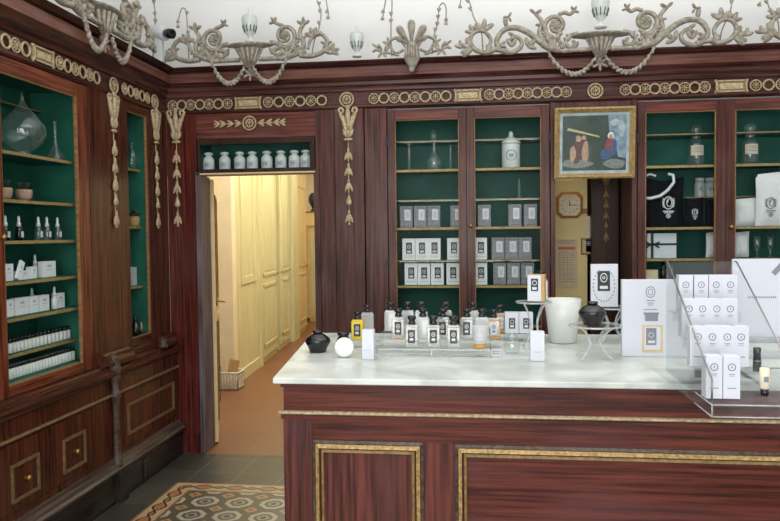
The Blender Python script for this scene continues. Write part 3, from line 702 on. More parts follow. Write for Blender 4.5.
for i in range(5): g.ell((u+(i-2)*2.6*k, v+6*k, .032), (0, 1, 0), 7*k, 1.5*k, .012)
g.ell((u, v-12*k, .03), (0, 1, 0), 3.5*k, 3*k, .014)
g.build('shell', 'carving', r)
for s in (-1, 1):
    g = G((lambda s, u, v: (lambda p: TC((u+s*p[0], v+p[1], p[2]+.012))))(s, u, v))
    stroke(g, [(5*k, 10*k), (14*k, 20*k), (24*k, 16*k), (28*k, 6*k), (34*k, 10*k)], .012, .008)
    stroke(g, [(8*k, 8*k), (16*k, 5*k), (20*k, 10*k)], .010, .006)
    for c, A in (((22*k, 14*k), (20, 70, 250, 300)), ((30*k, 8*k), (10, 60, 240, 300)), ((33*k, 11*k), (30, 330)), ((20*k, 5*k), (10, 200))): leaves(g, c, A, 4.2*k)
    g.build('acanthus_wing', 'carving', r)
# porcelain urns standing on the crests and on the cornice
def urn(x, y0, y1, Y, label, zbase=None):
    b_, t = at(x, y1, Y=Y), at(x, y0, Y=Y); h = t.z-b_.z; s = h/.30
    r = thing('porcelain_urn', label, 'urn', (b_.x, Y, b_.z), 'white porcelain urns above the cornice')
    c = (b_.x, Y, b_.z)
    G().lathe([(.045*s, 0), (.045*s, .012*s), (.018*s, .03*s), (.016*s, .05*s), (.035*s, .07*s), (.055*s, .11*s), (.066*s, .17*s), (.068*s, .20*s), (.060*s, .215*s), (.0, .216*s)], c, 24).build('urn_body', 'porcelain', r)
    G().lathe([(.062*s, .215*s), (.055*s, .225*s), (.035*s, .24*s), (.012*s, .255*s), (.014*s, .27*s), (.010*s, .29*s), (.0, .30*s)], c, 20).build('lid', 'porcelain', r)
    g = G()
    for i in range(11):
        a = 2*PI*i/11
        for q, zz, R in ((0, .10, .050), (1, .125, .058)):
            g.ell((c[0]+R*s*math.cos(a), c[1]+R*s*math.sin(a), c[2]+zz*s), (.25*math.cos(a), .25*math.sin(a), 1), .020*s, .013*s, .005*s, 6, 4)
    g.build('leaf_painting', 'leaf_green', r)
z1 = at(250, 43, Y=CY).z
urn(250, 7, 42.5, CY, 'white porcelain urn with green leaves on the crest above the doorway')
urn(357, 25, 57, 4.86, 'white porcelain urn with green leaves standing on the cornice beside the palmette')
urn(600.5, -13, 28, CY, 'white porcelain urn with green leaves on the largest crest, cut off by the top edge')
# thin gilt wire sprigs rising behind the crests
def sprig(pts, label, beads, Y=4.87):
    P3 = [at(x, y, Y=Y) for x, y in pts]
    r = thing('wire_sprig', label, 'ornament', tuple(P3[0]), 'wire sprigs above the cornice')
    out = []
    for i in range(len(P3)-1):
        p0, p1, p2, p3 = P3[max(i-1, 0)], P3[i], P3[i+1], P3[min(i+2, len(P3)-1)]
        for kk in range(5):
            t = kk/5; out.append(.5*((2*p1)+(p2-p0)*t+(2*p0-5*p1+4*p2-p3)*t*t+(3*p1-p0-3*p2+p3)*t**3))
    out.append(P3[-1])
    G().tube(out, .0045, 6).build('stem', 'carving', r)
    for x, y, a in beads:
        g = G(); c = at(x, y, Y=Y); rr = math.radians(a)
        for q in (-28, 0, 28): rq = math.radians(a+q); g.ell((c.x+.008*math.cos(rq), c.y, c.z+.008*math.sin(rq)), (math.cos(rq), 0, math.sin(rq)), .017, .007, .007, 6, 4)
        g.build('leaf_cluster', 'carving', r)
sprig([(189, 60), (188, 40), (187, 20), (185, 9), (181, 10), (178, 22), (178, 27)], 'wire sprig with drooping bud nearest the corner camera', [(188, 34, 90), (187, 14, 90), (178, 25, 270), (178, 20, 270)])
sprig([(312, 56), (314, 42), (319, 28), (321, 12), (317, 0), (319, -10), (324, -7), (327, 5), (329, 18)], 'wire sprig with leaves rising from the right end of the doorway crest', [(319, 24, 90), (320, 12, 90), (319, 5, 90), (327, 10, 270), (328, 16, 270)])
sprig([(392, 56), (391, 40), (391, 24), (392, 6), (391, -5), (387, -6), (385, 4), (383, 16)], 'hooked wire sprig left of the palmette carving', [(391, 22, 90), (391, 15, 90), (383, 10, 270), (382.5, 17, 270)])
sprig([(432, 54), (434, 36), (438, 20), (439, 8), (443, 3), (446, 8), (446, 18)], 'curled wire sprig right of the palmette carving', [(435, 31, 80), (437, 25, 80), (438, 18, 90), (439, 11, 90), (446, 18, 270), (446, 22, 270)])
sprig([(483, 52), (481, 30), (474, 18), (470, 4), (467, -6), (462, -6), (460, 6)], 'wire sprig leaning over the left end of the largest crest', [(471, 10, 110), (468, 2, 110), (460, 5, 270)])
sprig([(720, 42), (722, 30), (730, 12), (733, -5)], 'bare curved wire at the right end of the largest crest', [(731, 3, 75)])
sprig([(779, 40), (778, 22), (771, 12), (765, -5)], 'leafy wire sprig above the right edge crest', [(771, 12, 120), (767, 3, 110), (760, 3, 250)])
sprig([(153, 58), (154.5, 30), (155, 14), (153, -5)], 'wire sprig rising beside the security camera', [(155, 15, 95), (154, 3, 95), (155.5, 22, 95)], 4.7)
# security camera on the corner
p = at(161, 33, X=-2.10)
r = thing('security_camera', 'white bullet security camera standing on the cornice at the room corner', 'security camera', (p.x, p.y, 2.703))
q = Vector((p.x, p.y, p.z)); d = Vector((1, -.45, -.22)).normalized()
G().lathe([(.042, 0), (.048, .005), (.048, .12), (.04, .125), (.0, .125)], q-d*.08, 18, 0, True, d).build('housing', 'camera_white', r)
G().lathe([(.026, 0), (.032, .03), (.032, .065), (.026, .066), (.0, .06)], q+d*.045, 18, 0, True, d).build('lens', 'lens_black', r)
G().box(q.x-.04, q.x+.012, q.y-.02, q.y+.02, 2.704, q.z-.02).build('bracket', 'camera_white', r, bevel=.003)
# ------------------------------------------------------------------ transom case with porcelain jars over the doorway
tz0, tz1 = 1.985, 2.222
r = thing('transom_case', 'small dark glazed transom case above the corridor doorway', 'display case', (-1.55, 4.93, tz0))
G().box(-1.975, -1.135, 4.915, 4.945, tz0, tz0+.027).box(-1.975, -1.135, 4.915, 4.945, tz1-.04, tz1).box(-1.975, -1.957, 4.915, 4.945, tz0+.027, tz1-.04).box(-1.168, -1.135, 4.915, 4.945, tz0+.027, tz1-.04).build('front_frame', 'dark_wood', r, bevel=.002)
G().box(-1.975, -1.135, 5.15, 5.165, tz0, tz1).box(-1.975, -1.135, 4.945, 5.15, tz0, tz0+.016).box(-1.975, -1.135, 4.945, 5.15, tz1-.012, tz1).box(-1.975, -1.96, 4.945, 5.15, tz0+.016, tz1-.012).box(-1.15, -1.135, 4.945, 5.15, tz0+.016, tz1-.012).build('carcass', 'green_back', r)
G().box(-1.957, -1.168, 4.928, 4.931, tz0+.027, tz1-.04).build('pane', 'pane_glass', r)
def jar_mk():
    r = thing('porcelain_jar', '', 'jar', (0, 0, 0), 'white porcelain jars in the transom case')
    G().lathe([(.036, 0), (.040, .004), (.040, .085), (.034, .098), (.022, .106), (.022, .118), (.0, .118)], n=20).build('jar_body', 'porcelain', r)
    G().lathe([(.030, .118), (.032, .122), (.030, .132), (.012, .138), (.0, .139)], n=18).build('lid', 'porcelain', r)
    g = G().add([(x*.9*.034, -.0415+abs(x)**2*.014, z) for z in (.028, .066) for x in (-1, -.5, 0, .5, 1)], [(i, i+1, i+6, i+5) for i in range(4)])
    for i in range(3): g.add([(-.014+.010*i, -.0425, .036), (-.008+.010*i, -.0425, .036), (-.008+.010*i, -.0425, .056), (-.014+.010*i, -.0425, .056)], [(0, 1, 2, 3)], 1)
    g.build('jar_label', ['ink_faint', 'ink_grey'], r)
    return r
jx = [209, 225, 240, 252.5, 267, 281, 294.5, 306]
ordn = ['first', 'second', 'third', 'fourth', 'fifth', 'sixth', 'seventh', 'eighth', 'ninth', 'tenth', 'eleventh', 'twelfth', 'thirteenth', 'fourteenth', 'fifteenth', 'sixteenth', 'seventeenth', 'eighteenth', 'nineteenth', 'twentieth']
for i, x in enumerate(jx):
    q = at(x, 168, Y=4.99); place('jar', jar_mk, (q.x, 4.99, tz0+.0165), f'white lidded porcelain jar, {ordn[i]} from the left in the case over the doorway')
# ------------------------------------------------------------------ cartons in the glazed cabinet
def carton(kind):
    def mk():
        dark = kind == 'grey'
        r = thing('perfume_carton', '', 'carton')
        w, h, d = (.088, .150, .07)
        G().box(-w/2, w/2, -d/2, d/2, 0, h).build('carton_body', 'grey_carton' if dark else 'carton_white', r, bevel=.0015)
        y = -d/2-.001; g = G()
        if dark:
            g.box(-.012, .030, y, -d/2, .050, .125, 0); g.box(-.002, .020, y-.0006, y, .066, .110, 1)
        else:
            g.box(-.018, .024, y, -d/2, .044, .122, 0)
            g.T = lambda p: (p[0]+.003, y-.0008-p[2], p[1]+.092); g.ring((0, 0, 0), .0115, .0022, 14, 4, 1, .3, .0135); g.ell((0, 0, 0), (0, 1, 0), .006, .004, .001, 6, 4, 1)
            g.T = IDT; g.box(-.010, .016, y-.0006, y, .052, .066, 1)
        g.build('carton_label', ['label_grey', 'ink_faint'] if dark else ['label_dark', 'label_grey'], r)
        g = G()
        for z in ((.018, .026), (.032, .037)) if not dark else ((.010, .014), (.135, .139)): g.box(-.03, .034, y+.0004, -d/2, z[0], z[1]-.002)
        g.build('carton_print', 'ink_faint' if not dark else 'label_dark', r)
        return r
    return mk
rows = [('top', 'grey', SA['s228'], [406.5, 420.5, 434, 457], [484.5, 515, 530.5]),
        ('middle', 'white', SA['s259'], [408.5, 421.5, 434, 453.5], [480.5]),
        ('bottom', 'white', SA['s287'], [410.5, 423.5, 437, 452.5], [480.5])]
greys = [('middle', SA['s259'], [498, 511.5, 525]), ('bottom', SA['s287'], [499.5, 513.5, 527.5])]
for nm, kd, z, L, R in rows:
    for side, xs in (('left', L), ('right', R)):
        for i, x in enumerate(xs):
            q = at(x, 240, Y=5.03)
            place('carton_'+kd, carton(kd), (q.x, 5.065, z+.001), f'{"dark grey" if kd == "grey" else "white"} perfume carton, {ordn[i]} in the {nm} carton row behind the {side} cabinet door', f'{kd} perfume cartons in the glazed cabinet')
for nm, z, xs in greys:
    for i, x in enumerate(xs):
        q = at(x, 240, Y=5.03)
        place('carton_grey', carton('grey'), (q.x, 5.065, z+.001), f'dark grey perfume carton, {ordn[i]} after the white one, {nm} row, right cabinet door', 'grey perfume cartons in the glazed cabinet')
# glassware on the shelves above
def one(g, name, mat, loc, label, cat, group=None): return tag(g.build(name, mat, None, loc), label, cat, group)
def ghost(x, z, Y, prof, name, label, cat, mat='clear_glass', n=18):
    q = at(x, 150, Y=Y); one(G().lathe(prof, (q.x, Y, z+.001), n), name, mat, (q.x, Y, z), label, cat)
s168 = SA['s168']
ghost(409, s168, 5.0, [(.03, 0), (.03, .006), (.010, .010), (.010, .18), (.014, .184), (.012, .184), (.008, .18), (.008, .012), (0, .012)], 'measuring_cylinder', 'slim glass measuring cylinder left of the round flask on the upper cabinet shelf', 'cylinder')
ghost(434, s168, 5.05, [(.035, 0), (.040, .006), (.052, .04), (.050, .075), (.028, .10), (.013, .12), (.012, .19), (.022, .215), (.030, .235), (.024, .25), (.012, .262), (.018, .275), (0, .28)], 'glass_flask', 'tall round glass flask in the middle of the upper shelf, left cabinet door', 'flask', n=24)
ghost(450.5, s168, 5.0, [(.020, 0), (.020, .006), (.007, .010), (.008, .16), (.010, .163), (.006, .163), (.006, .012), (0, .012)], 'glass_tube', 'small footed glass tube right of the round flask on the upper cabinet shelf', 'glass tube')
ghost(519, SA['s199'], 5.02, [(.020, 0), (.020, .006), (.007, .010), (.008, .125), (.010, .128), (.006, .128), (.006, .012), (0, .012)], 'glass_tube', 'small footed glass tube on the thin glass shelf below the lidded jar', 'glass tube')
q = at(511, 167, Y=5.04)
r = thing('apothecary_jar', 'white ceramic jar with pointed lid and wreath emblem in a glazed cabinet', 'jar', (q.x, 5.04, s168+.001))
G().lathe([(.058, 0), (.062, .006), (.062, .155), (.058, .165), (0, .165)], tuple(r.location), 28).build('jar_body', 'porcelain', r)
G().lathe([(.064, .165), (.066, .172), (.055, .185), (.032, .205), (.014, .215), (.016, .232), (.009, .248), (0, .252)], tuple(r.location), 24).build('lid', 'porcelain', r)
g = G(lambda p: (q.x+p[0], 5.04-.0635-p[2]+abs(p[0])**2*8, s168+.085+p[1])); g.ring((0, 0, 0), .034, .0028, 22, 5, 0, .4); g.box(-.016, .016, -.006, .010, 0, .001); g.box(-.012, .012, -.018, -.010, 0, .001)
g.build('emblem', 'ink_grey', r)
# ------------------------------------------------------------------ right cabinet contents
def labelled_jar(x, z, label):
    q = at(x, 150, Y=5.05); c = (q.x, 5.05, z+.001)
    r = thing('apothecary_jar', label, 'jar', c, 'glass apothecary jars in the right cabinet')
    G().lathe([(.044, 0), (.048, .005), (.048, .13), (.040, .15), (.026, .16), (.026, .175), (.0, .175)], c, 24).build('jar_body', 'clear_glass', r)
    G().lathe([(.028, .175), (.032, .18), (.030, .19), (.016, .20), (.036, .225), (.038, .24), (.026, .262), (.0, .272)], c, 22).build('stopper', 'clear_glass', r)
    g = G()
    n = 8
    g.add([(c[0]+.0495*math.sin((i/n-.5)*1.9), c[1]-.0495*math.cos((i/n-.5)*1.9), c[2]+zz) for zz in (.065, .13) for i in range(n+1)], [(i, i+1, n+2+i, n+1+i) for i in range(n)])
    for zz in (.085, .10, .113): g.box(c[0]-.022, c[0]+.022, c[1]-.0505, c[1]-.0500, c[2]+zz, c[2]+zz+.005, 1)
    g.build('jar_label', ['label_paper', 'ink_grey'], r)
labelled_jar(696, SB['s166'], 'glass apothecary jar with globe stopper and pale label, above the black tote bag')
labelled_jar(750, SB['s166'], 'glass apothecary jar with globe stopper and pale label, at the far right cabinet door')
# soft bags: pillow-shaped mesh
def bag(name, x0, x1, y0, y1, Y, dep, mats, label, cat, emblem=None, tops=None, zb_=None):
    a, b_ = at(x0, y1, Y=Y-dep), at(x1, y0, Y=Y-dep); z0 = zb_ if zb_ is not None else a.z
    w, h = b_.x-a.x, b_.z-z0; cx = (a.x+b_.x)/2
    r = thing(name, label, cat, (cx, Y, z0))
    n, m = 12, 12; vs = []
    for side in (-1, 1):
        for j in range(m+1):
            for i in range(n+1):
                s, t = i/n*2-1, j/m
                bul = max(0, 1-s**4)*max(0, (1-t**3)) if tops is None else max(0, 1-s**4)*(1-abs(2*t-1)**4)
                px_ = s*w/2*(1-.05*math.sin(PI*t)) ; top = (h*(1-.05*math.cos(s*2.4))) if tops is None else h*(1+.03*s)
                vs.append((cx+px_, Y+side*dep*bul*(.9+.1*math.sin(9*s+7*t)), z0+.001+t*top))
    k = (n+1)*(m+1); fs = []
    for o_ in (0, k):
        for j in range(m):
            for i in range(n): q_ = o_+j*(n+1)+i; fs.append((q_, q_+1, q_+n+2, q_+n+1))
    G().add(vs, fs, 0, True).build('bag_body', mats[0], r)
    if emblem:
        ex, ey, es = emblem; c = at(ex, ey, Y=Y-dep-.004)
        T_ = lambda p: (c.x+p[0], Y-dep*.99-.004-p[2], c.z+p[1])
        g = G(T_)
        g.ring((0, 0, 0), .024*es, .003*es, 20, 5, 0, .4, .032*es); g.ring((.004*es, .002*es, 0), .013*es, .0025*es, 14, 4, 0, .4, .021*es); g.ell((-.004*es, .006*es, 0), (.5, 1, 0), .014*es, .003*es, .001, 6, 4)
        for dx in (-1, 1):
            for i in range(4): g.ell((dx*(.026+.003*math.sin(i))*es, (-.018+.013*i)*es, 0), (dx*.6, 1, 0), .007*es, .003*es, .001, 6, 4)
        g.box(-.028*es, .028*es, -.046*es, -.041*es, 0, .001); g.box(-.022*es, .022*es, -.054*es, -.050*es, 0, .001)
        g.ring((0, -.068*es, 0), .010*es, .002*es, 14, 4, 0, .4); g.box(-.004*es, .004*es, -.073*es, -.062*es, 0, .001)
        g.build('emblem', mats[1], r)
    return r, a, b_
bz = SB['s228']+.001
r, a, b_ = bag('tote_bag', 646.5, 686, 178, 226, 5.06, .05, ['black_cloth', 'white_cloth'], 'black tote bag with white rope handle and white crest in the right cabinet', 'bag', (668.5, 203, 1.25), zb_=bz)
hp = [at(x, y, Y=5.00) for x, y in ((646.5, 198), (650, 198.5), (660, 196), (668, 190), (674, 182), (673, 175), (668, 174))]
G().tube(hp, .010, 8).build('handle', 'white_cloth', r)
hp = [at(x, y, Y=5.03) for x, y in ((646.5, 176), (648, 175), (650, 174), (656, 176))]
G().tube(hp, .008, 8).build('handle', 'white_cloth', r)
bag('cloth_pouch', 685, 705, 198, 226, 5.03, .03, ['black_cloth', 'white_cloth'], 'small black cloth pouch with tiny white crest beside the black tote bag', 'pouch', (695, 212, .62), zb_=bz)
bag('cloth_pouch', 706, 723, 199, 226, 5.06, .03, ['black_cloth', 'white_cloth'], 'black cloth pouch half hidden behind the right cabinet stile', 'pouch', zb_=bz)
bag('cosmetic_pouch', 735.5, 761, 198, 226, 5.05, .03, ['white_cloth', 'ink_grey'], 'plain white cloth pouch leaning beside the white tote bag', 'pouch', tops=1, zb_=bz)
bag('tote_bag', 757, 792, 172, 226, 5.00, .035, ['white_cloth', 'ink_grey'], 'white cotton tote bag with grey crest at the right edge', 'bag', (771, 203, 1.1), tops=1, zb_=bz)
bag('cosmetic_pouch', 707, 726, 232, 258, 5.06, .03, ['white_cloth', 'ink_grey'], 'white pouch partly hidden behind the right cabinet stile on its lower shelf', 'pouch', tops=1, zb_=SB['s258']+.001)
bag('cosmetic_pouch', 734, 751, 232, 258, 5.06, .03, ['white_cloth', 'ink_grey'], 'white pouch on the lower shelf next to two stemmed glasses', 'pouch', tops=1, zb_=SB['s258']+.001)
for x, lab in ((700.5, 'left of two glass jars with black letters above the black pouch'), (711, 'right of two glass jars with black letters above the black pouch')):
    q = at(x, 197, Y=5.15); c = (q.x, 5.17, SB['s197']+.001)
    r = thing('storage_jar', lab, 'jar', c, 'lettered jars in the right cabinet')
    G().lathe([(.032, 0), (.034, .004), (.034, .09), (.028, .102), (.026, .11), (0, .11)], c, 20).build('jar_body', 'frosted', r)
    G().lathe([(.030, .11), (.030, .128), (.0, .13)], c, 18).build('lid', 'label_grey', r)
    g = G(); text(g, 'R' if x < 705 else 'H', .05, (c[0], c[1]-.0352, c[2]+.035), (1, 0, 0), (0, 0, 1)); g.build('letter', 'label_dark', r)
# gift box
a, b_ = at(647, 258, Y=5.02), at(676.5, 232, Y=5.02)
c = ((a.x+b_.x)/2, 5.06, SB['s258']+.001); w, h = (b_.x-a.x)/2, .166
r = thing('gift_box', 'white gift box with black ribbon and bow in the right cabinet', 'gift box', c)
G().box(c[0]-w, c[0]+w, 5.02, 5.10, c[2], c[2]+h).build('box_body', 'white_card', r, bevel=.002)
hz = c[2]+h*.56
G().box(c[0]-w-.001, c[0]+w+.001, 5.018, 5.102, hz-.007, hz+.007).box(c[0]-w*.62-.012, c[0]-w*.62+.006, 5.018, 5.102, c[2]+.0002, c[2]+h+.001).build('ribbon', 'black_satin', r)
g = G()
for s in (-1, 1):
    for t in (.5, -.7): g.ell((c[0]-w*.62+s*.024, 5.012, hz+.012*t), (s, 0, t), .026, .010, .006)
g.build('bow', 'black_satin', r)
for x, lab in ((757, 'left of two stemmed glasses on the lower shelf at the right edge'), (770, 'right of two stemmed glasses on the lower shelf at the right edge')):
    q = at(x, 255, Y=5.05); one(G().lathe([(.022, 0), (.022, .004), (.004, .008), (.004, .04), (.016, .06), (.020, .09), (.018, .14), (.016, .14), (.018, .09), (.012, .062), (0, .06)], (q.x, 5.05, SB['s258']+.001), 18), 'stemmed_glass', 'clear_glass', (q.x, 5.05, SB['s258']), lab, 'glass', 'stemmed glasses in the right cabinet')
q0 = zr(290)+.001
for i, (x, w_, h_, mt_, lab, nm, ct) in enumerate(((651, .038, .10, 'paper_cream', 'small pale box under the gift box shelf, beside the dark bottles', 'small_box', 'box'), (663, .02, .19, 'black_gloss', 'dark bottle standing under the gift box shelf, left one', 'dark_bottle', 'bottle'), (672, .018, .19, 'black_gloss', 'dark bottle standing under the gift box shelf, right one', 'dark_bottle', 'bottle'))):
    q = at(x, 280, Y=5.04)
    if nm == 'small_box': one(G().box(q.x-w_, q.x+w_, 5.01, 5.07, q0, q0+.13), nm, mt_, (q.x, 5.04, q0), lab, ct)
    else: one(G().lathe([(w_, 0), (w_, h_*.75), (w_*.4, h_*.85), (w_*.4, h_), (0, h_)], (q.x, 5.04, q0), 16), nm, mt_, (q.x, 5.04, q0), lab, ct, 'dark bottles low in the right cabinet')
# ------------------------------------------------------------------ framed picture
YP = 4.86
a, b_, c_, d_ = at(553.5, 108.5, Y=YP), at(634, 107, Y=YP), at(634, 176.5, Y=YP), at(556, 180, Y=YP)
pcx, pcz = (a.x+b_.x+c_.x+d_.x)/4, (a.z+b_.z+c_.z+d_.z)/4; pw, ph = .253, .228
tilt = math.radians(-.3); lean = math.radians(4)
def TP(p):
    x, z = p[0]*math.cos(tilt)-p[1]*math.sin(tilt), p[0]*math.sin(tilt)+p[1]*math.cos(tilt)
    return (pcx+x, YP-p[2]*math.cos(lean)-z*math.sin(lean), pcz+z*math.cos(lean)-p[2]*math.sin(lean))
r = thing('framed_picture', 'gold-framed old painting of robed figures hanging between the two back cabinets', 'picture', (pcx, YP, pcz))
g = G(TP); fwid = .034
def mitre(o_, i_, w0, w1, mat=0):
    (ox, oz), (ix, iz) = o_, i_
    O_ = [(-ox, -oz), (ox, -oz), (ox, oz), (-ox, oz)]; I_ = [(-ix, -iz), (ix, -iz), (ix, iz), (-ix, iz)]
    for k in range(4):
        l = (k+1) % 4
        g.add([(*O_[k], 0), (*O_[l], 0), (*I_[l], 0), (*I_[k], 0), (*O_[k], w0), (*O_[l], w0), (*I_[l], w1), (*I_[k], w1)], [(0, 1, 2, 3), (4, 5, 6, 7), (0, 1, 5, 4), (2, 3, 7, 6), (0, 3, 7, 4), (1, 2, 6, 5)], mat)
mitre((pw, ph), (pw-.012, ph-.012), .024, .034); mitre((pw-.012, ph-.012), (pw-.026, ph-.026), .034, .018); mitre((pw-.026, ph-.026), (pw-.034, ph-.034), .022, .012)
g.build('frame', 'frame_gold', r)
g = G(TP); mitre((pw-.030, ph-.030), (pw-.052, ph-.052), .008, .006); g.build('mount', 'canvas_pale', r)
g = G(TP); iw, ih = pw-.050, ph-.050
g.box(-iw, iw, -ih, ih, .001, .004)
def blob(cx, cz, rx, rz, mat, w=.0048, rot=0):
    pts = [(cx+rx*math.cos(t)*(1+.12*math.sin(3*t+cx*40)), cz+rz*math.sin(t)*(1+.1*math.cos(2*t+cz*30))) for t in [2*PI*i/14 for i in range(14)]]
    g.poly(pts, .004, w, mat)
g.poly([(.085, ih), (.095, .06), (.135, .0), (.15, -.09), (iw, -.10), (iw, ih)], .004, .0043, 9); blob(.17, .09, .022, .05, 1, .0046); blob(.13, .13, .03, .02, 1, .0046); blob(-.11, -.13, .10, .028, 8, .0045); blob(.13, -.135, .07, .030, 8, .0046)  # pale blue area at right is a painted window reflection
blob(-.11, -.06, .036, .07, 4, .0048); blob(-.085, -.02, .028, .06, 4, .0050); blob(-.055, -.055, .022, .07, 2, .0052); blob(-.135, -.07, .020, .05, 2, .0053)
blob(-.10, .03, .018, .022, 2, .0056); blob(-.065, .035, .014, .016, 2, .0056)
g.poly([(-.175, .085), (-.165, .10), (.03, .045), (.035, .035)], .0045, .0060, 6)
blob(.10, -.02, .030, .060, 3, .0050); blob(.075, -.07, .035, .035, 5, .0052); blob(.125, -.03, .018, .055, 5, .0054); blob(.105, .045, .020, .024, 7, .0050); blob(.105, .042, .012, .015, 2, .0056)
g.build('painting', ['canvas_dark', 'canvas_pale', 'paint_flesh', 'paint_red', 'paint_maroon', 'paint_blue', 'paint_beam', 'paint_white', 'paint_grey', 'canvas_reflection'], r)
G(TP).box(-iw-.02, iw+.02, -ih-.02, ih+.02, .0085, .0105).build('glazing', 'pane_glass', r)
# ------------------------------------------------------------------ small room seen under the picture
YW = 5.44
struct(G().box(.2, .775, 5.52, 5.62, 0, 2.6), 'wall_backroom', 'cream_notice_wall')
struct(G().box(.3, 1.6, 6.3, 6.4, 0, 2.6).box(1.5, 1.6, 5.4, 6.3, 0, 2.6).box(.1, .2, 5.4, 6.4, 0, 2.6), 'wall_backroom_far', 'dark_wood')
struct(G().box(0.1, 1.6, 5.38, 6.4, 2.6, 2.7), 'ceiling_backroom', 'plaster_white')
xp0 = at(592, 230, Y=5.42).x
struct(G().box(xp0, at(619, 230, Y=5.42).x, 5.42, 5.51, 0, 2.5).box(at(620, 230, Y=5.42).x, at(629, 230, Y=5.42).x, 5.40, 5.51, 0, 2.5).box(at(629.5, 230, Y=5.42).x, 1.16, 5.44, 5.51, 0, 2.5), 'trim_15', 'dark_wood', .003)
Q = at(606, 176, Y=5.41); drop(BACKP(5.42), Q.x, Q.z+.10, .70, 'small bronze bellflower drop on the dark pilaster under the picture', 'gilt_dark')
# clock
Yc = 5.50
q = at(569.7, 205, Y=Yc); T = BACKP(5.519)
r = thing('wall_clock', 'octagonal wooden wall clock with cream dial in the room under the picture', 'clock', (q.x, 5.519, q.z))
W_, H_, ch = .096, .098, .038
def octo(s): w, h, c = W_*s, H_*s, ch*s; return [(q.x+a, q.z+b2) for a, b2 in ((-w+c, -h), (w-c, -h), (w, -h+c), (w, h-c), (w-c, h), (-w+c, h), (-w, h-c), (-w, -h+c))]
o1, o2 = octo(1), octo(.80); g = G(T)
for i in range(8):
    j = (i+1) % 8; g.add([(*o1[i], 0), (*o1[j], 0), (*o2[j], 0), (*o2[i], 0), (*o1[i], .02), (*o1[j], .02), (*o2[j], .028), (*o2[i], .028)], [(0, 1, 2, 3), (4, 5, 6, 7), (0, 1, 5, 4), (2, 3, 7, 6), (0, 3, 7, 4), (1, 2, 6, 5)])
g.build('clock_case', 'clock_oak', r, bevel=.001)
G(T).poly(octo(.82), .001, .014).build('dial', 'paper_cream', r)
g = G(T)
for hh in range(1, 13):
    t = PI/2-2*PI*hh/12; text(g, str(hh), .020, (q.x+.058*math.cos(t), q.z+.058*math.sin(t)-.007, .0146), (1, 0, 0), (0, 1, 0))
g.build('numerals', 'label_dark', r)
g = G(T); g.uvbox(q.x-.008, q.x+.052, q.z-.0035, q.z+.0015, .0148, .016); g.poly([(q.x-.004, q.z-.004), (q.x+.004, q.z-.004), (q.x+.003, q.z+.036), (q.x-.001, q.z+.036)][:4], .0162, .0172); g.ell((q.x, q.z, .016), (0, 0, 1), .003, .006, .006)
g.build('hands', 'black_satin', r)
def sheet(name, x0, x1, y0, y1, label, cat, frame=None, lines=(), mat='paper_aged', head=None):
    a, b_ = at(x0, y1, Y=5.51), at(x1, y0, Y=5.51); c = ((a.x+b_.x)/2, 5.519, (a.z+b_.z)/2)
    r = thing(name, label, cat, c); e = 0
    if frame:
        e = .010; g = G(T)
        for qd in ((a.x, b_.x, b_.z-e, b_.z), (a.x, b_.x, a.z, a.z+e), (a.x, a.x+e, a.z+e, b_.z-e), (b_.x-e, b_.x, a.z+e, b_.z-e)): g.uvbox(*qd, 0, .014)
        g.build('frame', frame, r)
    G(T).uvbox(a.x+e, b_.x-e, a.z+e, b_.z-e, .0, .004).build('sheet', mat, r)
    g = G(T); w = b_.x-a.x; h = b_.z-a.z
    for (l0, l1, t0, t1, mm) in lines: g.uvbox(a.x+w*l0, a.x+w*l1, b_.z-h*t1, b_.z-h*t0, .004, .0048, mm)
    g.build('print', ['ink_grey', 'ink_red', 'ink_faint'], r)
sheet('notice_poster', 555, 577.5, 239, 288, 'printed notice with red heading pinned under the wall clock', 'poster', None,
      [(.1, .9, .03, .045, 0), (.2, .8, .07, .085, 0), (.15, .9, .16, .215, 1)]+[(.12, .9, .27+.05*i, .278+.05*i, 0) for i in range(13)]+[(.2+.18*i, .21+.18*i, .26, .9, 0) for i in range(4)])
sheet('framed_notice', 581, 595, 238, 254.5, 'corner of a small wooden-framed notice beside the dark pilaster', 'notice', 'oak_edge', [(.2, .8, .3, .35, 2)])
sheet('wall_calendar', 586, 593, 216, 252, 'narrow pale card hanging over the framed notice', 'notice', None, [(.1, .9, .1+.1*i, .12+.1*i, 2) for i in range(8)], 'paper_cream')
q = at(584.5, 211, Y=5.51); one(G(T).uvbox(q.x-.018, q.x+.018, q.z-.018, q.z+.018, 0, .012), 'light_switch', 'oak_edge', (q.x, 5.519, q.z), 'small square wooden switch plate right of the clock', 'switch')
q = at(565, 180.5, Y=5.51); one(G(T).tube([(q.x-.09, q.z+.0, .01), (q.x-.04, q.z-.008, .012), (q.x+.05, q.z-.008, .012), (q.x+.08, q.z+.01, .01)], .004, 6), 'wall_cable', 'paper_aged', (q.x, 5.519, q.z), 'pale cable clipped along the wall above the clock', 'cable')
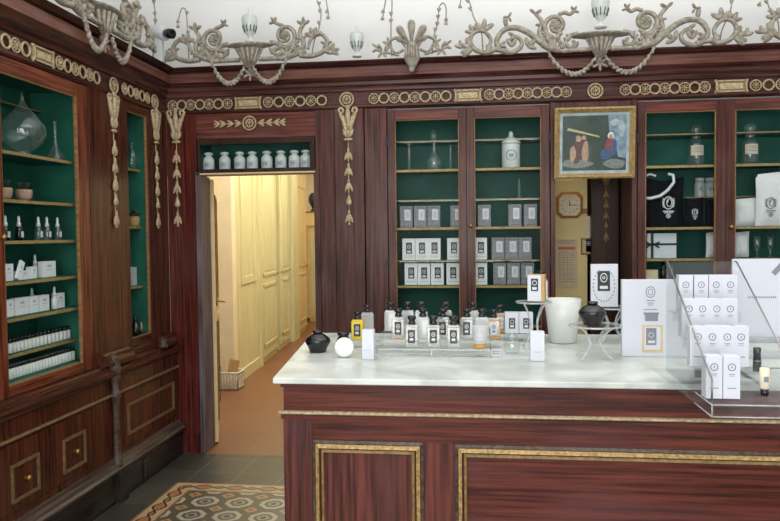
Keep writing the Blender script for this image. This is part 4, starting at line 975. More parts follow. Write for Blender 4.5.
# ------------------------------------------------------------------ corridor
A0, A1 = at(239, 383, Z=0), at(314, 324, Z=0); dv = Vector((A1.x-A0.x, A1.y-A0.y, 0)); LC = dv.length; dv /= LC; nv = Vector((dv.y, -dv.x, 0))
def TCo(p): b = Vector((A0.x, A0.y, 0))+dv*p[0]+nv*p[2]; return (b.x, b.y, p[1])        # (along, up, out)
struct(G(TCo).uvbox(-.3, 7.0, 0, 3.0, -.42, -.30), 'wall_corridor_left', 'cream_wall')
struct(G().box(-3.4, A0.x-.005, A0.y-.12, A0.y, 0, 3.0), 'wall_corridor_near', 'cream_wall')
struct(G(TCo).uvbox(0, 1.0, 0, 3.0, -.28, 0).uvbox(0, 1.0, 0, .12, 0, .015), 'wall_corridor_side', 'cream_paint', .002)
struct(G().box(-3.4, -.6, 13.6, 13.7, 0, 3.0), 'wall_corridor_far', 'cream_wall')
struct(G().box(-1.1, -1.0, 5.38, 13.6, 0, 3.0), 'wall_corridor_right', 'cream_wall')
struct(G().box(-3.4, -3.3, 5.26, 7.2, 0, 3.0), 'wall_corridor_window', 'cream_wall')
struct(G().box(-3.6, -.6, 5.38, 13.7, 3.0, 3.1), 'ceiling_corridor', 'plaster_white')
def sp(x, y=330): # distance along the wardrobe line seen at pixel column x (on the floor line)
    yy = 383+(x-239)*(324-383)/(314-239); p = at(x, yy, Z=0); return (Vector((p.x-A0.x, p.y-A0.y, 0))).dot(dv)
def wardrobe(x0, x1, ndoors, label, mat='cream_paint', h=2.75):
    s0, s1 = sp(x0), sp(x1); r = thing('wardrobe', label, 'wardrobe', TCo((s0, 0, -.1)), 'cream painted wardrobes along the corridor')
    G(TCo).uvbox(s0+.005, s1-.005, 0, h, -.28, -.012).build('carcass', mat, r)
    w = (s1-s0-.02)/ndoors
    for i in range(ndoors):
        a = s0+.01+w*i; b_ = a+w-.012
        d = G(TCo).uvbox(a, b_, .08, h-.06, -.012, .012).build('door', mat, r, bevel=.002)
        for z0, z1 in ((.2, .95), (1.05, h-.2)):
            g = G(TCo); e = .03
            for qd in ((a+.07, b_-.07, z1-e, z1), (a+.07, b_-.07, z0, z0+e), (a+.07, a+.07+e, z0, z1), (b_-.07-e, b_-.07, z0, z1)): g.uvbox(*qd, .012, .024)
            g.uvbox(a+.13, b_-.13, z0+.06, z1-.06, .012, .018)
            g.build('panel_moulding', mat, d)
        G(TCo).lathe([(.008, 0), (.006, .012), (.013, .022), (.010, .032), (0, .034)], (b_-.04, 1.05, .012), 10, 0, True, (0, 0, 1)).build('knob', 'gilt_dark', d)
    return r
struct(G(TCo).uvbox(sp(278), sp(280.5), 0, 2.75, -.28, -.06), 'gap_shade_strip', 'iron')  # dark strip standing in for the shade inside the wardrobe gap
wardrobe(262, 277.8, 1, 'cream panelled wardrobe nearest in the corridor, before the dark gap')
wardrobe(280.7, 290, 1, 'cream panelled wardrobe just past the dark gap in the corridor')
struct(G(TCo).uvbox(sp(291), sp(297), 0, 3.0, -.28, .05), 'trim_16', 'cream_paint', .004)
wardrobe(298, 307, 1, 'ochre panelled wardrobe farther down the corridor', 'ochre_paint', 2.5)
struct(G(TCo).uvbox(sp(259.5), sp(261.5), 0, 3.0, -.28, .03), 'trim_17', 'cream_paint', .002)
s_ = sp(251); G_ = G(TCo).uvbox(sp(243), sp(257), 1.02, 1.10, .0, .012).uvbox(sp(243), sp(257), 2.30, 2.38, .0, .012).uvbox(sp(243), sp(245), 1.10, 2.30, .0, .012).uvbox(sp(255), sp(257), 1.10, 2.30, .0, .012)
struct(G_, 'trim_18', 'cream_paint', .002)
# far dresser with a dark bust on top
p0, p1 = at(306, 224, Y=12.6), at(322, 224, Y=12.6)
r = thing('dresser', 'ochre wooden dresser with panelled doors at the far end of the corridor', 'dresser', (p0.x, 12.6, 0))
G().box(p0.x, p0.x+.75, 12.6, 13.1, .06, p0.z-.04).box(p0.x+.03, p0.x+.72, 12.63, 13.1, 0, .06).build('carcass', 'ochre_paint', r)
G().box(p0.x-.02, p0.x+.77, 12.57, 13.12, p0.z-.04, p0.z).build('top', 'ochre_paint', r, bevel=.005)
for k in range(2):
    d = G().box(p0.x+.03+.35*k, p0.x+.36+.35*k, 12.585, 12.6, .15, p0.z-.10).build('door', 'ochre_paint', r)
    G().box(p0.x+.08+.35*k, p0.x+.31+.35*k, 12.577, 12.585, .25, p0.z-.22).build('panel_moulding', 'cream_paint', d, bevel=.003)
p2 = at(313, 218, Y=12.75)
bzz = p0.z
bx_ = thing('storage_box', 'small wooden box under the black wig head on the far dresser', 'box', (p2.x, 12.8, bzz))
G().box(p2.x-.12, p2.x+.12, 12.68, 12.92, bzz+.001, bzz+.20).build('box_body', 'ochre_paint', bx_, bevel=.003)
G().box(p2.x-.125, p2.x+.125, 12.675, 12.925, bzz+.20, bzz+.225).build('lid', 'oak_edge', bx_)
one(G().lathe([(.05, 0), (.055, .02), (.03, .04), (.035, .08), (.07, .13), (.09, .20), (.08, .27), (.05, .32), (0, .335)], (p2.x-.0, 12.8, bzz+.227), 20), 'wig_head', 'black_satin', (p2.x, 12.8, bzz+.226), 'black rounded head form standing on the wooden box down the corridor', 'head form')
# open corridor door seen edge-on
_a, _b2 = at(213, 300, Y=5.15), at(215.5, 300, Y=5.90); d0, d1 = Vector((_a.x, 5.15, 0)), Vector((_b2.x, 5.90, 0)); dd = (d1-d0).normalized(); dn = Vector((dd.y, -dd.x, 0))
TD = lambda p: tuple(d0+dd*p[0]+dn*p[2]+Vector((0, 0, p[1])))
dr = G(TD).uvbox(0, .77, .01, 1.96, -.012, .02).build('door_1', 'ochre_paint', None, tuple(d0), .003); dr['kind'] = 'structure'
g = G(TD)
for z0, z1 in ((.15, .9), (1.02, 1.85)):
    for qd in ((.10, .67, z1-.02, z1), (.10, .67, z0, z0+.02), (.10, .12, z0, z1), (.65, .67, z0, z1)): g.uvbox(*qd, .02, .030)
h1 = g.build('panel_moulding', 'oak_edge', dr)
h = G(TD).tube([(.71, 1.0, .02), (.71, 1.0, .07)], .008, 8).tube([(.71, 1.0, .07), (.60, 1.0, .075)], .008, 8).uvbox(.69, .73, .93, 1.07, .02, .025).build('door_handle', 'brass', dr)
# crate with papers at the foot of the corridor wall
q = at(229, 388, Z=0); cx, cy = q.x, q.y
r = thing('wicker_crate', 'pale wicker crate on the terracotta floor inside the corridor', 'crate', (cx, cy, 0))
g = G(); W2, D2, H2 = .13, .10, .17
for k in range(7):
    z = .012+k*.025
    g.box(cx-W2, cx+W2, cy-D2, cy-D2+.012, z-.010, z+.010); g.box(cx-W2, cx+W2, cy+D2-.012, cy+D2, z-.010, z+.010)
    g.box(cx-W2, cx-W2+.012, cy-D2, cy+D2, z-.010, z+.010); g.box(cx+W2-.012, cx+W2, cy-D2, cy+D2, z-.010, z+.010)
for i in range(9):
    x = cx-W2+.01+i*(2*W2-.02)/8; g.tube([(x, cy-D2-.003, .002), (x, cy-D2-.003, H2)], .006, 6)
g.box(cx-W2, cx+W2, cy-D2, cy+D2, .002, .01)
g.build('basket', 'wicker', r); G().tube([(cx-W2, cy-D2, H2), (cx+W2, cy-D2, H2), (cx+W2, cy+D2, H2), (cx-W2, cy+D2, H2), (cx-W2, cy-D2, H2)], .011, 8).build('rim', 'wicker', r)
def leanbox(cx, cy, w, d, h, rz, tx, z, nm, mat, lab, cat):
    R_ = Matrix.Rotation(rz, 3, 'Z') @ Matrix.Rotation(tx, 3, 'Y')
    Tq = lambda p: tuple(R_ @ Vector(p)+Vector((cx, cy, z)))
    return one(G(Tq).box(-w/2, w/2, -d/2, d/2, 0, h), nm, mat, (cx, cy, z), lab, cat)
leanbox(cx+.02, cy-.02, .10, .012, .27, 0, math.radians(12), .03, 'paper_folder', 'cardboard', 'tan cardboard folder standing in the wicker crate', 'folder')
leanbox(cx-.06, cy+.03, .10, .012, .30, 0, math.radians(-6), .03, 'paper_folder', 'paper_cream', 'cream paper folder behind the tan one in the wicker crate', 'folder')
one(G().lathe([(.03, 0), (.035, .1), (.012, .16), (.014, .22), (0, .22)], (cx-.08, cy-.045, .012), 12), 'dark_bottle', 'black_gloss', (cx-.08, cy-.045, .012), 'small dark bottle in the left corner of the wicker crate', 'bottle')
# ------------------------------------------------------------------ left cabinet contents (items stand a little behind the shelf edge)
def L_(x, X=-2.33, y=200): return at(x, y, X=X).y
XI = -2.31
def lth(x, y, z, prof, name, mat, lab, cat, X=XI, n=24, grp=None):
    c = (X, at(x, y, X=X).y if x < 100 else ny(x, y, X), z+.001); return one(G().lathe(prof, c, n), name, mat, c, lab, cat, grp)
lth(23, 130, ZL['b'], [(.040, 0), (.036, .010), (.024, .022), (.056, .038), (.095, .078), (.108, .12), (.100, .16), (.070, .20), (.038, .235), (.018, .262), (.007, .30), (.010, .325), (0, .325)], 'glass_flask', 'clear_glass', 'large round-bellied glass flask on the upper shelf of the left cabinet', 'flask', X=-2.335, n=32)
lth(55, 130, ZL['b'], [(.055, 0), (.052, .008), (.035, .05), (.014, .085), (.010, .11), (.009, .21), (.016, .222), (.010, .222), (0, .215)], 'conical_flask', 'clear_glass', 'long-necked conical glass flask beside the big round flask', 'flask', X=-2.34)
def pot(x, z, lab):
    c = (XI, at(x, 195, X=XI).y, z+.001); r = thing('potted_plant', lab, 'plant', c, 'small plant pots in the left cabinet')
    G().lathe([(.028, 0), (.038, .02), (.042, .05), (.038, .058), (.036, .05), (0, .048)], c, 18).build('pot', 'terracotta_pot', r)
    g = G()
    for i in range(14):
        a = 2*PI*i/14; q = .6+.5*random.random(); g.ell((c[0]+.022*math.cos(a)*q, c[1]+.022*math.sin(a)*q, c[2]+.075), (math.cos(a)*.7, math.sin(a)*.7, 1), .025, .006, .004, 6, 4)
    g.build('leaves', 'leaf_dark', r)
pot(24, ZL['c'], 'small terracotta pot with sparse plant on the left cabinet shelf'); pot(3.5, ZL['c'], 'small terracotta pot cut off by the left edge of the photo')
def dropper(x, z, col, lab, nm='dropper_bottle', X=XI, s=1):
    c = (X, at(x, 230, X=X).y, z+.001); r = thing(nm, lab, 'bottle', c, 'dropper bottles in the left cabinet')
    G().lathe([(.016*s, 0), (.018*s, .003), (.018*s, .055*s), (.010*s, .068*s), (.009*s, .072*s), (0, .072*s)], c, 16).build('bottle_body', col, r)
    G().lathe([(.011*s, .070*s), (.010*s, .088*s), (.006*s, .092*s), (.007*s, .112*s), (.004*s, .122*s), (0, .123*s)], c, 12).build('dropper_cap', 'white_gloss', r)
    G().box(c[0]+.0175*s, c[0]+.0185*s, c[1]-.010, c[1]+.010, c[2]+.015, c[2]+.045*s).build('bottle_label', 'label_grey', r)
dropper(5.5, ZL['d'], 'black_gloss', 'dark serum bottle with white pump at the left end of the left cabinet', 'serum_bottle', s=1.0)
dropper(19, ZL['d'], 'black_gloss', 'dark serum bottle with white pump, right one of the pair in the left cabinet', 'serum_bottle', s=1.0)
for i, x in enumerate((38.5, 47, 57.5)): dropper(x, ZL['d'], 'clear_glass', f'clear dropper bottle with white cap, {ordn[i]} of three on the serum shelf')
def lbox(x0, x1, h, z, lab, X=XI, d=.03, lean=0, nm='white_carton'):
    y0, y1 = at(x0, 270, X=X).y, at(x1, 270, X=X).y; c = (X, (y0+y1)/2, z+.001); r = thing(nm, lab, 'carton', c, 'white cartons in the left cabinet')
    hy = (y1-y0)/2
    R_ = Matrix.Rotation(lean, 3, 'X'); T_ = lambda p: tuple(R_ @ Vector((p[0]-c[0], p[1]-c[1], p[2]-c[2]))+Vector(c))
    G(T_).box(X-d, X, c[1]-hy, c[1]+hy, c[2]+abs(math.sin(lean))*hy, c[2]+h).build('carton_body', 'carton_white', r, bevel=.0015)
    g = G(T_); g.box(X, X+.0008, c[1]-hy*.3, c[1]+hy*.3, c[2]+h*.62, c[2]+h*.78); g.build('carton_print', 'ink_faint', r); g = G(T_); g.box(X, X+.0008, c[1]-hy*.5, c[1]+hy*.5, c[2]+h*.45, c[2]+h*.49); g.build('text_print', 'ink_faint', r)
lbox(4.5, 13.5, .085, ZL['e'], 'white carton at the left end of the upper carton shelf, left cabinet')
lbox(19, 31, .045, ZL['e'], 'low white carton lying on the upper carton shelf, left cabinet')
lbox(43, 56, .085, ZL['e'], 'wide white carton on the right of the upper carton shelf, left cabinet')
lbox(31, 37, .062, ZL['e'], 'slim white carton between the low and the wide carton, left cabinet')
lbox(15.5, 20, .105, ZL['e'], 'white card leaning against the low carton, left cabinet', d=.012, lean=math.radians(-26), X=-2.29)
lbox(6, 13, .085, ZL['f'], 'white carton at the left end of the lower carton shelf, left cabinet')
lbox(14.5, 28, .088, ZL['f'], 'large white carton on the lower carton shelf, second from the left end')
lbox(29, 38, .086, ZL['f'], 'white carton in the middle of the lower carton shelf, left cabinet')
lbox(39, 48.5, .084, ZL['f'], 'white carton just before the dropper bottle on the lower carton shelf')
lbox(56, 64, .082, ZL['f'], 'white carton at the right end of the lower carton shelf')
dropper(52.5, ZL['f'], 'white_gloss', 'white dropper bottle between cartons on the lower carton shelf', s=1.0)
dropper(34, ZL['e'], 'white_gloss', 'white dropper bottle behind the slim carton on the upper carton shelf', X=-2.36)
dropper(30, ZL['f'], 'white_gloss', 'white dropper bottle behind the middle carton on the lower carton shelf', X=-2.37)
def vial():
    r = thing('sample_bottle', '', 'bottle')
    G().lathe([(.013, 0), (.014, .002), (.014, .045), (.007, .052), (0, .052)], n=12).build('bottle_body', 'white_gloss', r)
    G().lathe([(.0095, .050), (.0095, .072), (0, .073)], n=12).build('cap', 'black_gloss', r)
    return r
for i in range(16):
    y = L_(10+i*3.9, -2.33, 350); place('vial', vial, (-2.33, y, ZL['g']+.001), f'white bottle with black cap, {ordn[i]} from the left in the upper small-bottle row', 'small capped bottles, upper row')
for i in range(20):
    y = L_(10.5+i*3.3, -2.30, 385); place('vial', vial, (-2.30, y, .857), f'white bottle with black cap, {ordn[i]} from the left in the bottom small-bottle row', 'small capped bottles, bottom row')
# narrow cabinet contents
XN = -2.31
_at = at
def ny(x, y, X): return max(_at(x, y, X=X).y, no0+.065)
lth(131.5, 150, sN[0], [(.03, 0), (.036, .01), (.036, .10), (.026, .13), (.012, .14), (.012, .16), (.020, .165), (.018, .18), (0, .19)], 'crystal_decanter', 'clear_glass', 'cut glass decanter on the top shelf of the narrow corner cabinet', 'decanter', X=XN)
c = (XN, ny(134, 220, XN), sN[1]+.001); r = thing('oil_lamp', 'small brown jar with flat lid on the second shelf of the narrow cabinet', 'jar', c)
G().lathe([(.03, 0), (.036, .01), (.040, .05), (.036, .07), (0, .07)], c, 18).build('jar_body', 'cardboard', r); G().lathe([(.045, .07), (.047, .078), (.02, .09), (.010, .10), (0, .11)], c, 18).build('lid', 'dark_wood', r)
c0 = max(at(137, 285, X=XN).y, no0+.095)
for i, (dy, dz, w, h_) in enumerate(((-.03, 0, .035, .05), (.035, 0, .03, .045), (-.025, .051, .03, .04), (.0, .092, .025, .03))):
    z = sN[2]+.001+dz+(0 if i < 3 else 0)
    if i == 3: dy = -.03
    one(G().box(XN-.03, XN+.01, c0+dy-w*.9, c0+dy+w*.9, z, z+h_), 'soap_box', 'white_card', (XN, c0+dy, z), ['lower left', 'lower right', 'middle', 'topmost'][i]+' small white box in the pile of the narrow cabinet', 'box', 'small white boxes piled in the narrow cabinet')
lth(135.5, 325, .885, [(.03, 0), (.034, .004), (.034, .07), (.014, .09), (.012, .11), (.018, .12), (0, .14)], 'perfume_flacon', 'black_gloss', 'dark stoppered flacon at the bottom of the narrow cabinet', 'bottle', X=-2.27)
lth(141, 325, .885, [(.026, 0), (.030, .004), (.030, .06), (.012, .08), (.012, .09), (0, .10)], 'perfume_flacon', 'dim_glass', 'clear flacon beside the dark one at the bottom of the narrow cabinet', 'bottle', X=-2.27)
# ------------------------------------------------------------------ counter
ZC = 1.05
fl, bl = at(271, 379, Z=ZC), at(313, 334, Z=ZC)
FYC = 2.45
r = thing('shop_counter', 'long mahogany shop counter with gilt-framed panels in the foreground', 'counter', (.6, 2.8, 0))
ex = .03
cl0 = fl.x+ex; cl1 = bl.x+ex
G().add([(cl0, FYC+ex, 0), (2.6, FYC+ex, 0), (2.6, 3.55, 0), (cl1, 3.55, 0), (cl0, FYC+ex, ZC-.022), (2.6, FYC+ex, ZC-.022), (2.6, 3.55, ZC-.022), (cl1, 3.55, ZC-.022)], [(0, 1, 2, 3), (4, 5, 6, 7), (0, 1, 5, 4), (1, 2, 6, 5), (2, 3, 7, 6), (3, 0, 4, 7)]).build('counter_body', 'counter_wood', r)
yf = FYC+ex
G().poly([(cl0-.008, yf-.010), (2.6, yf-.010), (2.6, yf), (cl1-.008, 3.55), (cl0-.008, yf)], ZC-.036, ZC-.022).build('cove_moulding', 'counter_wood', r)
zg = at(400, 414, Y=yf-.01).z; zg = (zg+at(650, 421, Y=yf-.01).z)/2
mo = G(); pr_ = [(0, -.007), (-.008, -.006), (-.012, -.002), (-.012, .002), (-.007, .005), (0, .006)]
n = len(pr_); mo.add([(cl0-.016, yf+a, zg+b2) for a, b2 in pr_]+[(2.6, yf+a, zg+b2) for a, b2 in pr_], [tuple(range(n)), tuple(range(n, 2*n))[::-1]]+[(i, (i+1) % n, n+(i+1) % n, n+i) for i in range(n)])
mo.build('gilt_bead', 'gilt', r)
G().box(cl0-.008, 2.6, yf-.008, yf, zg-.022, zg-.008).build('bead_fillet', 'counter_wood', r)
TCn = BACKP(yf)
G(TCn).uvbox(cl0-.002, at(312, 442, Y=yf).x, .12, zg-.022, 0, .003).build('stile', 'counter_wood_v', r)
G(TCn).uvbox(at(423.5, 443, Y=yf).x, at(454.5, 443, Y=yf).x, .12, at(440, 443, Y=yf).z, 0, .003).build('stile', 'counter_wood_v', r)
def cpanel(x0, y0, x1, zlow):
    a, b_ = at(x0, y0, Y=yf-.01), at(x1, y0+1, Y=yf-.01); zt = a.z
    xb = b_.x
    p_ = G(TCn).uvbox(a.x, xb, zlow, zt, 0, .004).build('panel', 'counter_wood_v' if x1 < 450 else 'counter_wood', r)
    def fr(e0, e1, w, mat, nm):
        g = G(TCn)
        O_ = [(a.x+e0, zlow+e0), (xb-e0, zlow+e0), (xb-e0, zt-e0), (a.x+e0, zt-e0)]; I_ = [(a.x+e1, zlow+e1), (xb-e1, zlow+e1), (xb-e1, zt-e1), (a.x+e1, zt-e1)]
        for k in range(4):
            l = (k+1) % 4
            g.add([(*O_[k], 0), (*O_[l], 0), (*I_[l], 0), (*I_[k], 0), (*O_[k], w*.7), (*O_[l], w*.7), (*I_[l], w), (*I_[k], w)], [(0, 1, 2, 3), (4, 5, 6, 7), (0, 1, 5, 4), (2, 3, 7, 6), (0, 3, 7, 4), (1, 2, 6, 5)])
        g.build(nm, mat, p_)
    fr(-.006, .004, .010, 'grey_moulding', 'outer_moulding'); fr(.006, .018, .022, 'gilt_warm', 'gilt_moulding'); fr(.019, .024, .010, 'counter_wood', 'groove_moulding'); fr(.025, .034, .015, 'gilt_dark', 'inner_moulding')
cpanel(314, 442, 421.5, .22)
a2 = at(457, 448, Y=yf-.01)
cpanel(456.5, 446.5, 860, .22)
G(TCn).uvbox(cl0-.002, 2.6, 0, .12, 0, .015).build('plinth', 'counter_wood', r)
top = G().poly([(fl.x, FYC), (2.65, FYC), (2.65, 3.60), (at(312, 333, Z=ZC).x-.0, 3.60)], ZC-.021, ZC)
tag(top.build('marble_worktop', 'marble', None, (.6, 2.9, ZC-.02), .004), 'pale grey-white marble slab lying on the mahogany counter', 'worktop')
# ------------------------------------------------------------------ things on the counter
ZT = ZC+.001
def on(x, y): return at(x, y, Z=ZC)
def sc_at(p): return (Vector(p)-EYE).dot(fw)/FPX     # metres per pixel at a place
def black_jar(x, y, z, label, Y=None):
    p = on(x, y) if Y is None else at(x, y, Y=Y); c = (p.x, p.y if Y is None else Y, z)
    r = thing('black_jar', label, 'jar', c, 'squat black glazed jars on the counter')
    G().lathe([(.034, 0), (.036, .004), (.037, .012), (.047, .030), (.054, .046), (.051, .056), (.038, .068), (.024, .076), (.019, .080), (0, .081)], c, 32).build('jar_body', 'black_gloss', r)
    G().lathe([(.019, .080), (.022, .084), (.020, .091), (.0, .093)], c, 20).build('lid', 'black_gloss', r)
    return r
sj = sc_at(on(318, 354))
black_jar(318, 352, ZT, 'squat black jar at the left end of the marble counter')
# white disc standing on edge, a black jar behind it
p = on(344.5, 357.5); c = (p.x, p.y, ZT+.0405)
r = thing('white_disc', 'round white disc standing upright on its edge next to the left black jar', 'disc', (p.x, p.y, ZT))
G().lathe([(.036, -.006), (.040, -.004), (.040, .004), (.036, .007), (.0, .007)], c, 36, 0, True, (.05, -1, .12)).build('disc_body', 'white_gloss', r)
G().lathe([(.036, .007), (.038, .0075), (.038, .0085), (.036, .009)], c, 36, 0, True, (.05, -1, .12)).build('rim', 'white_gloss', r)
p = on(341, 350); c = (p.x+.0, p.y+.06, ZT)
one(G().lathe([(.026, 0), (.03, .006), (.032, .030), (.024, .046), (.020, .050), (.026, .056), (.028, .066), (.0, .070)], c, 24), 'black_pot', 'black_gloss', c, 'small black lidded pot half hidden behind the white disc', 'pot')
# perfume bottles
def bottle(kind):
    body, cap, lab_ = {'clear': ('pale_juice', 'black_gloss', 1), 'yellow': ('yellow_juice', 'black_gloss', 1), 'white': ('frosted', 'black_gloss', 0), 'gold': ('pale_juice', 'black_gloss', 2), 'amber': ('pale_juice', 'black_gloss', 1)}[kind]
    def mk():
        r = thing('perfume_bottle', '', 'perfume bottle')
        w, d, h = .027, .016, .085
        b = G().box(-w, w, -d, d, 0, h).build('glass_body', body, r, bevel=.004)
        G().box(-w*.85, w*.85, -d*.8, d*.8, h, h+.005).lathe([(.012, h+.003), (.012, h+.012), (0, h+.012)], n=16).build('shoulder', body, r)
        G().lathe([(.015, h+.008), (.015, h+.016), (.012, h+.018), (.012, h+.026), (.0175, h+.028), (.0175, h+.040), (.015, h+.042), (0, h+.042)], n=20).build('cap', cap, r)
        if lab_:
            g = G().box(-.0145, .0145, -d-.0012, -d, .018, .072)
            g.T = lambda p: (p[0], -d-.002-p[2], p[1]); g.ring((0, .053, 0), .0068, .0015, 14, 4, 1, .3, .008); g.ell((0, .053, 0), (0, 1, 0), .004, .0025, .0008, 6, 4, 1); g.box(-.007, .007, .028, .038, -.0006, .0004, 1)
            g.build('bottle_label', ['label_dark', 'label_grey'] if lab_ == 1 else ['white_card', 'ink_grey'], r)
        if kind == 'amber': G().box(-w*.96, w*.96, -d*.96-.0006, d*.9, .003, .012).build('liquid', 'amber_fill', r)
        if kind == 'gold':
            g = G()
            for q in ((-w-.001, -w+.005, 0, h), (w-.005, w+.001, 0, h), (-w, w, h-.008, h), (-w, w, 0, .010)): g.box(q[0], q[1], -d-.0015, -d+.002, q[2]+.0003, q[3])
            g.build('gilt_border', 'amber_fill', r)
        return r
    return mk
# acrylic stepped stand carrying the bottles
sx0, sx1 = on(379, 350).x, on(491, 350).x; sy = on(430, 358).y
r = thing('acrylic_riser', 'clear stepped acrylic riser under the group of perfume bottles', 'display riser', ((sx0+sx1)/2, sy, ZT))
rz_ = [(.035, sy, sy+.09), (.055, sy+.09, sy+.20), (.070, sy+.20, sy+.33)]
for h_, y0, y1 in rz_:
    st = G().box(sx0, sx1, y0, y1, ZT+h_-.005, ZT+h_).box(sx0, sx0+.004, y0, y1, ZT, ZT+h_-.005).box(sx1-.004, sx1, y0, y1, ZT, ZT+h_-.005).build('step', 'acrylic', r)
    G().box(sx0, sx1, y0-.002, y0, ZT+h_-.005, ZT+h_).box(sx0, sx1, y0-.002, y0, ZT, ZT+.003).box(sx0, sx0+.003, y0-.002, y0, ZT, ZT+h_).box(sx1-.003, sx1, y0-.002, y0, ZT, ZT+h_).box((sx0+sx1)/2-.002, (sx0+sx1)/2+.002, y0-.002, y0, ZT, ZT+h_).build('step_edge', 'acrylic_edge', st)
def bt(x, step, kind, label):
    if step is None: p = on(*x); loc = (p.x, p.y, ZT)
    else:
        h_, y0, y1 = rz_[step]; Yb = (y0+y1)/2 if step else y0+.045; p = at(x, 330, Y=Yb); loc = (p.x, Yb, ZT+h_+.001)
    place('bottle_'+kind, bottle(kind), loc, label, 'perfume bottles displayed on the counter', math.radians(random.uniform(-5, 5)))
bt(412, 0, 'clear', 'square perfume bottle, leftmost of the three on the lowest clear step')
bt(433.5, 0, 'clear', 'square perfume bottle, middle one of the three on the lowest clear step')
bt(453.5, 0, 'clear', 'square perfume bottle, rightmost of the three on the lowest clear step')
bt(398.5, 1, 'amber', 'perfume bottle with amber liquid at its base, left on the middle step')
bt(423, 1, 'white', 'frosted perfume bottle on the middle step behind the lowest row')
bt(443, 1, 'clear', 'perfume bottle on the middle step behind the middle front bottle')
bt(467, 1, 'clear', 'perfume bottle on the middle step behind the rightmost front bottle')
bt(482, 1, 'white', 'frosted perfume bottle on the middle step beside the gilt-edged one')
bt(391, 2, 'white', 'leftmost frosted perfume bottle on the rear step')
bt(408, 2, 'white', 'second frosted perfume bottle on the rear step')
bt(421.5, 2, 'white', 'third frosted perfume bottle on the rear step')
bt(446, 2, 'clear', 'perfume bottle in the middle of the rear step')
bt(473, 2, 'white', 'frosted perfume bottle on the rear step near the cabinet stile')
pg = at(492, 337, Y=rz_[1][1]+.05)
place('bottle_gold', bottle('gold'), (on(497, 345).x, on(497, 345).y+.0, ZT+.0), 'perfume bottle with gilt border and white label right of the clear riser', 'perfume bottles displayed on the counter')
GB = [q for q in C.objects if q.get('label', '').startswith('perfume bottle with gilt border')][0]
# small acrylic block under it, and under the right-hand bottles
def block(x, y, w, d, h, lab, tilt=0):
    p = on(x, y); return one(G().box(p.x-w, p.x+w, p.y, p.y+d, ZT, ZT+h), 'acrylic_block', 'acrylic', (p.x, p.y, ZT), lab, 'display block', 'clear acrylic blocks on the counter'), p
_, p = block(494, 348, .030, .06, .035, 'clear acrylic block under the gilt-edged bottle')
GB.location = (p.x, p.y+.03, ZT+.036)
_, p = block(500, 340, .040, .07, .03, 'clear acrylic block behind the gilt-edged bottle')
dup(USED['bottle_gold'], (p.x, p.y+.035, ZT+.031), 'rear gilt-edged perfume bottle standing behind the one with white label', 'perfume bottles displayed on the counter')
# yellow bottle on a small block, white capped bottle behind, white box before
_, p = block(357, 348, .032, .05, .03, 'clear acrylic block under the yellow bottle')
place('bottle_yellow', bottle('yellow'), (p.x, p.y+.025, ZT+.031), 'yellow perfume bottle with black cap and label near the left end of the counter', 'perfume bottles displayed on the counter')
_, p = block(367, 343, .03, .05, .045, 'clear acrylic block behind the yellow bottle')
place('bottle_white', bottle('white'), (p.x, p.y+.025, ZT+.046), 'tall frosted perfume bottle behind the yellow one', 'perfume bottles displayed on the counter')
def tallbox(x, y, w, d, h, lab, rz=0):
    p = on(x, y); r = thing('white_carton', lab, 'carton', (p.x, p.y, ZT), 'tall white cartons on the counter')
    G().box(p.x-w, p.x+w, p.y, p.y+d, ZT, ZT+h, rz=rz).build('carton_body', 'white_card', r, bevel=.0015)
    G().box(p.x-w*.6, p.x+w*.6, p.y-.0008, p.y, ZT+h*.3, ZT+h*.33).build('carton_print', 'ink_faint', r)
tallbox(368, 360, .0235, .04, .118, 'tall white carton standing in front of the yellow bottle')
tallbox(537.3, 361.5, .027, .04, .114, 'tall white carton standing in front of the clear cake stand', .05)
# tumbler-shaped frosted candle with gold foot
p = at(480, 345, Y=sy+.045); c = (p.x, sy+.045, ZT+.036); r = thing('candle_tumbler', 'frosted white tumbler with gold foot right of the front perfume bottles', 'candle', c)
G().lathe([(.022, .012), (.026, .02), (.033, .085), (.030, .086), (.0, .084)], c, 24).build('tumbler', 'frosted', r)
G().lathe([(.028, 0), (.030, .004), (.026, .012), (.0, .013)], c, 24).build('foot', 'amber_fill', r)
G().box(c[0]-.012, c[0]+.012, c[1]-.032, c[1]-.0305, c[2]+.03, c[2]+.06).build('emblem', 'ink_faint', r)
# glass candle jar
p = on(512, 353); c = (p.x, p.y, ZT); r = thing('glass_jar', 'small round clear glass jar left of the cake stand', 'jar', c)
G().lathe([(.024, 0), (.030, .006), (.033, .03), (.028, .052), (.020, .058), (.020, .062), (0, .062)], c, 24).build('jar_body', 'clear_glass', r); G().lathe([(.023, .062), (.024, .07), (.008, .078), (.010, .086), (0, .09)], c, 20).build('lid', 'clear_glass', r)
# price sign
p = on(496, 358); r = thing('sign_holder', 'small clear sign holder with grey card before the perfume bottles', 'sign', (p.x, p.y, ZT))
G().box(p.x-.026, p.x+.026, p.y, p.y+.03, ZT, ZT+.040).build('holder', 'acrylic', r); G().box(p.x-.020, p.x+.020, p.y-.001, p.y, ZT+.008, ZT+.034).box(p.x-.016, p.x+.016, p.y-.0016, p.y-.001, ZT+.024, ZT+.027, 1).box(p.x-.016, p.x+.016, p.y-.0016, p.y-.001, ZT+.015, ZT+.018, 1).build('sign_card', ['ink_faint', 'ink_grey'], r)
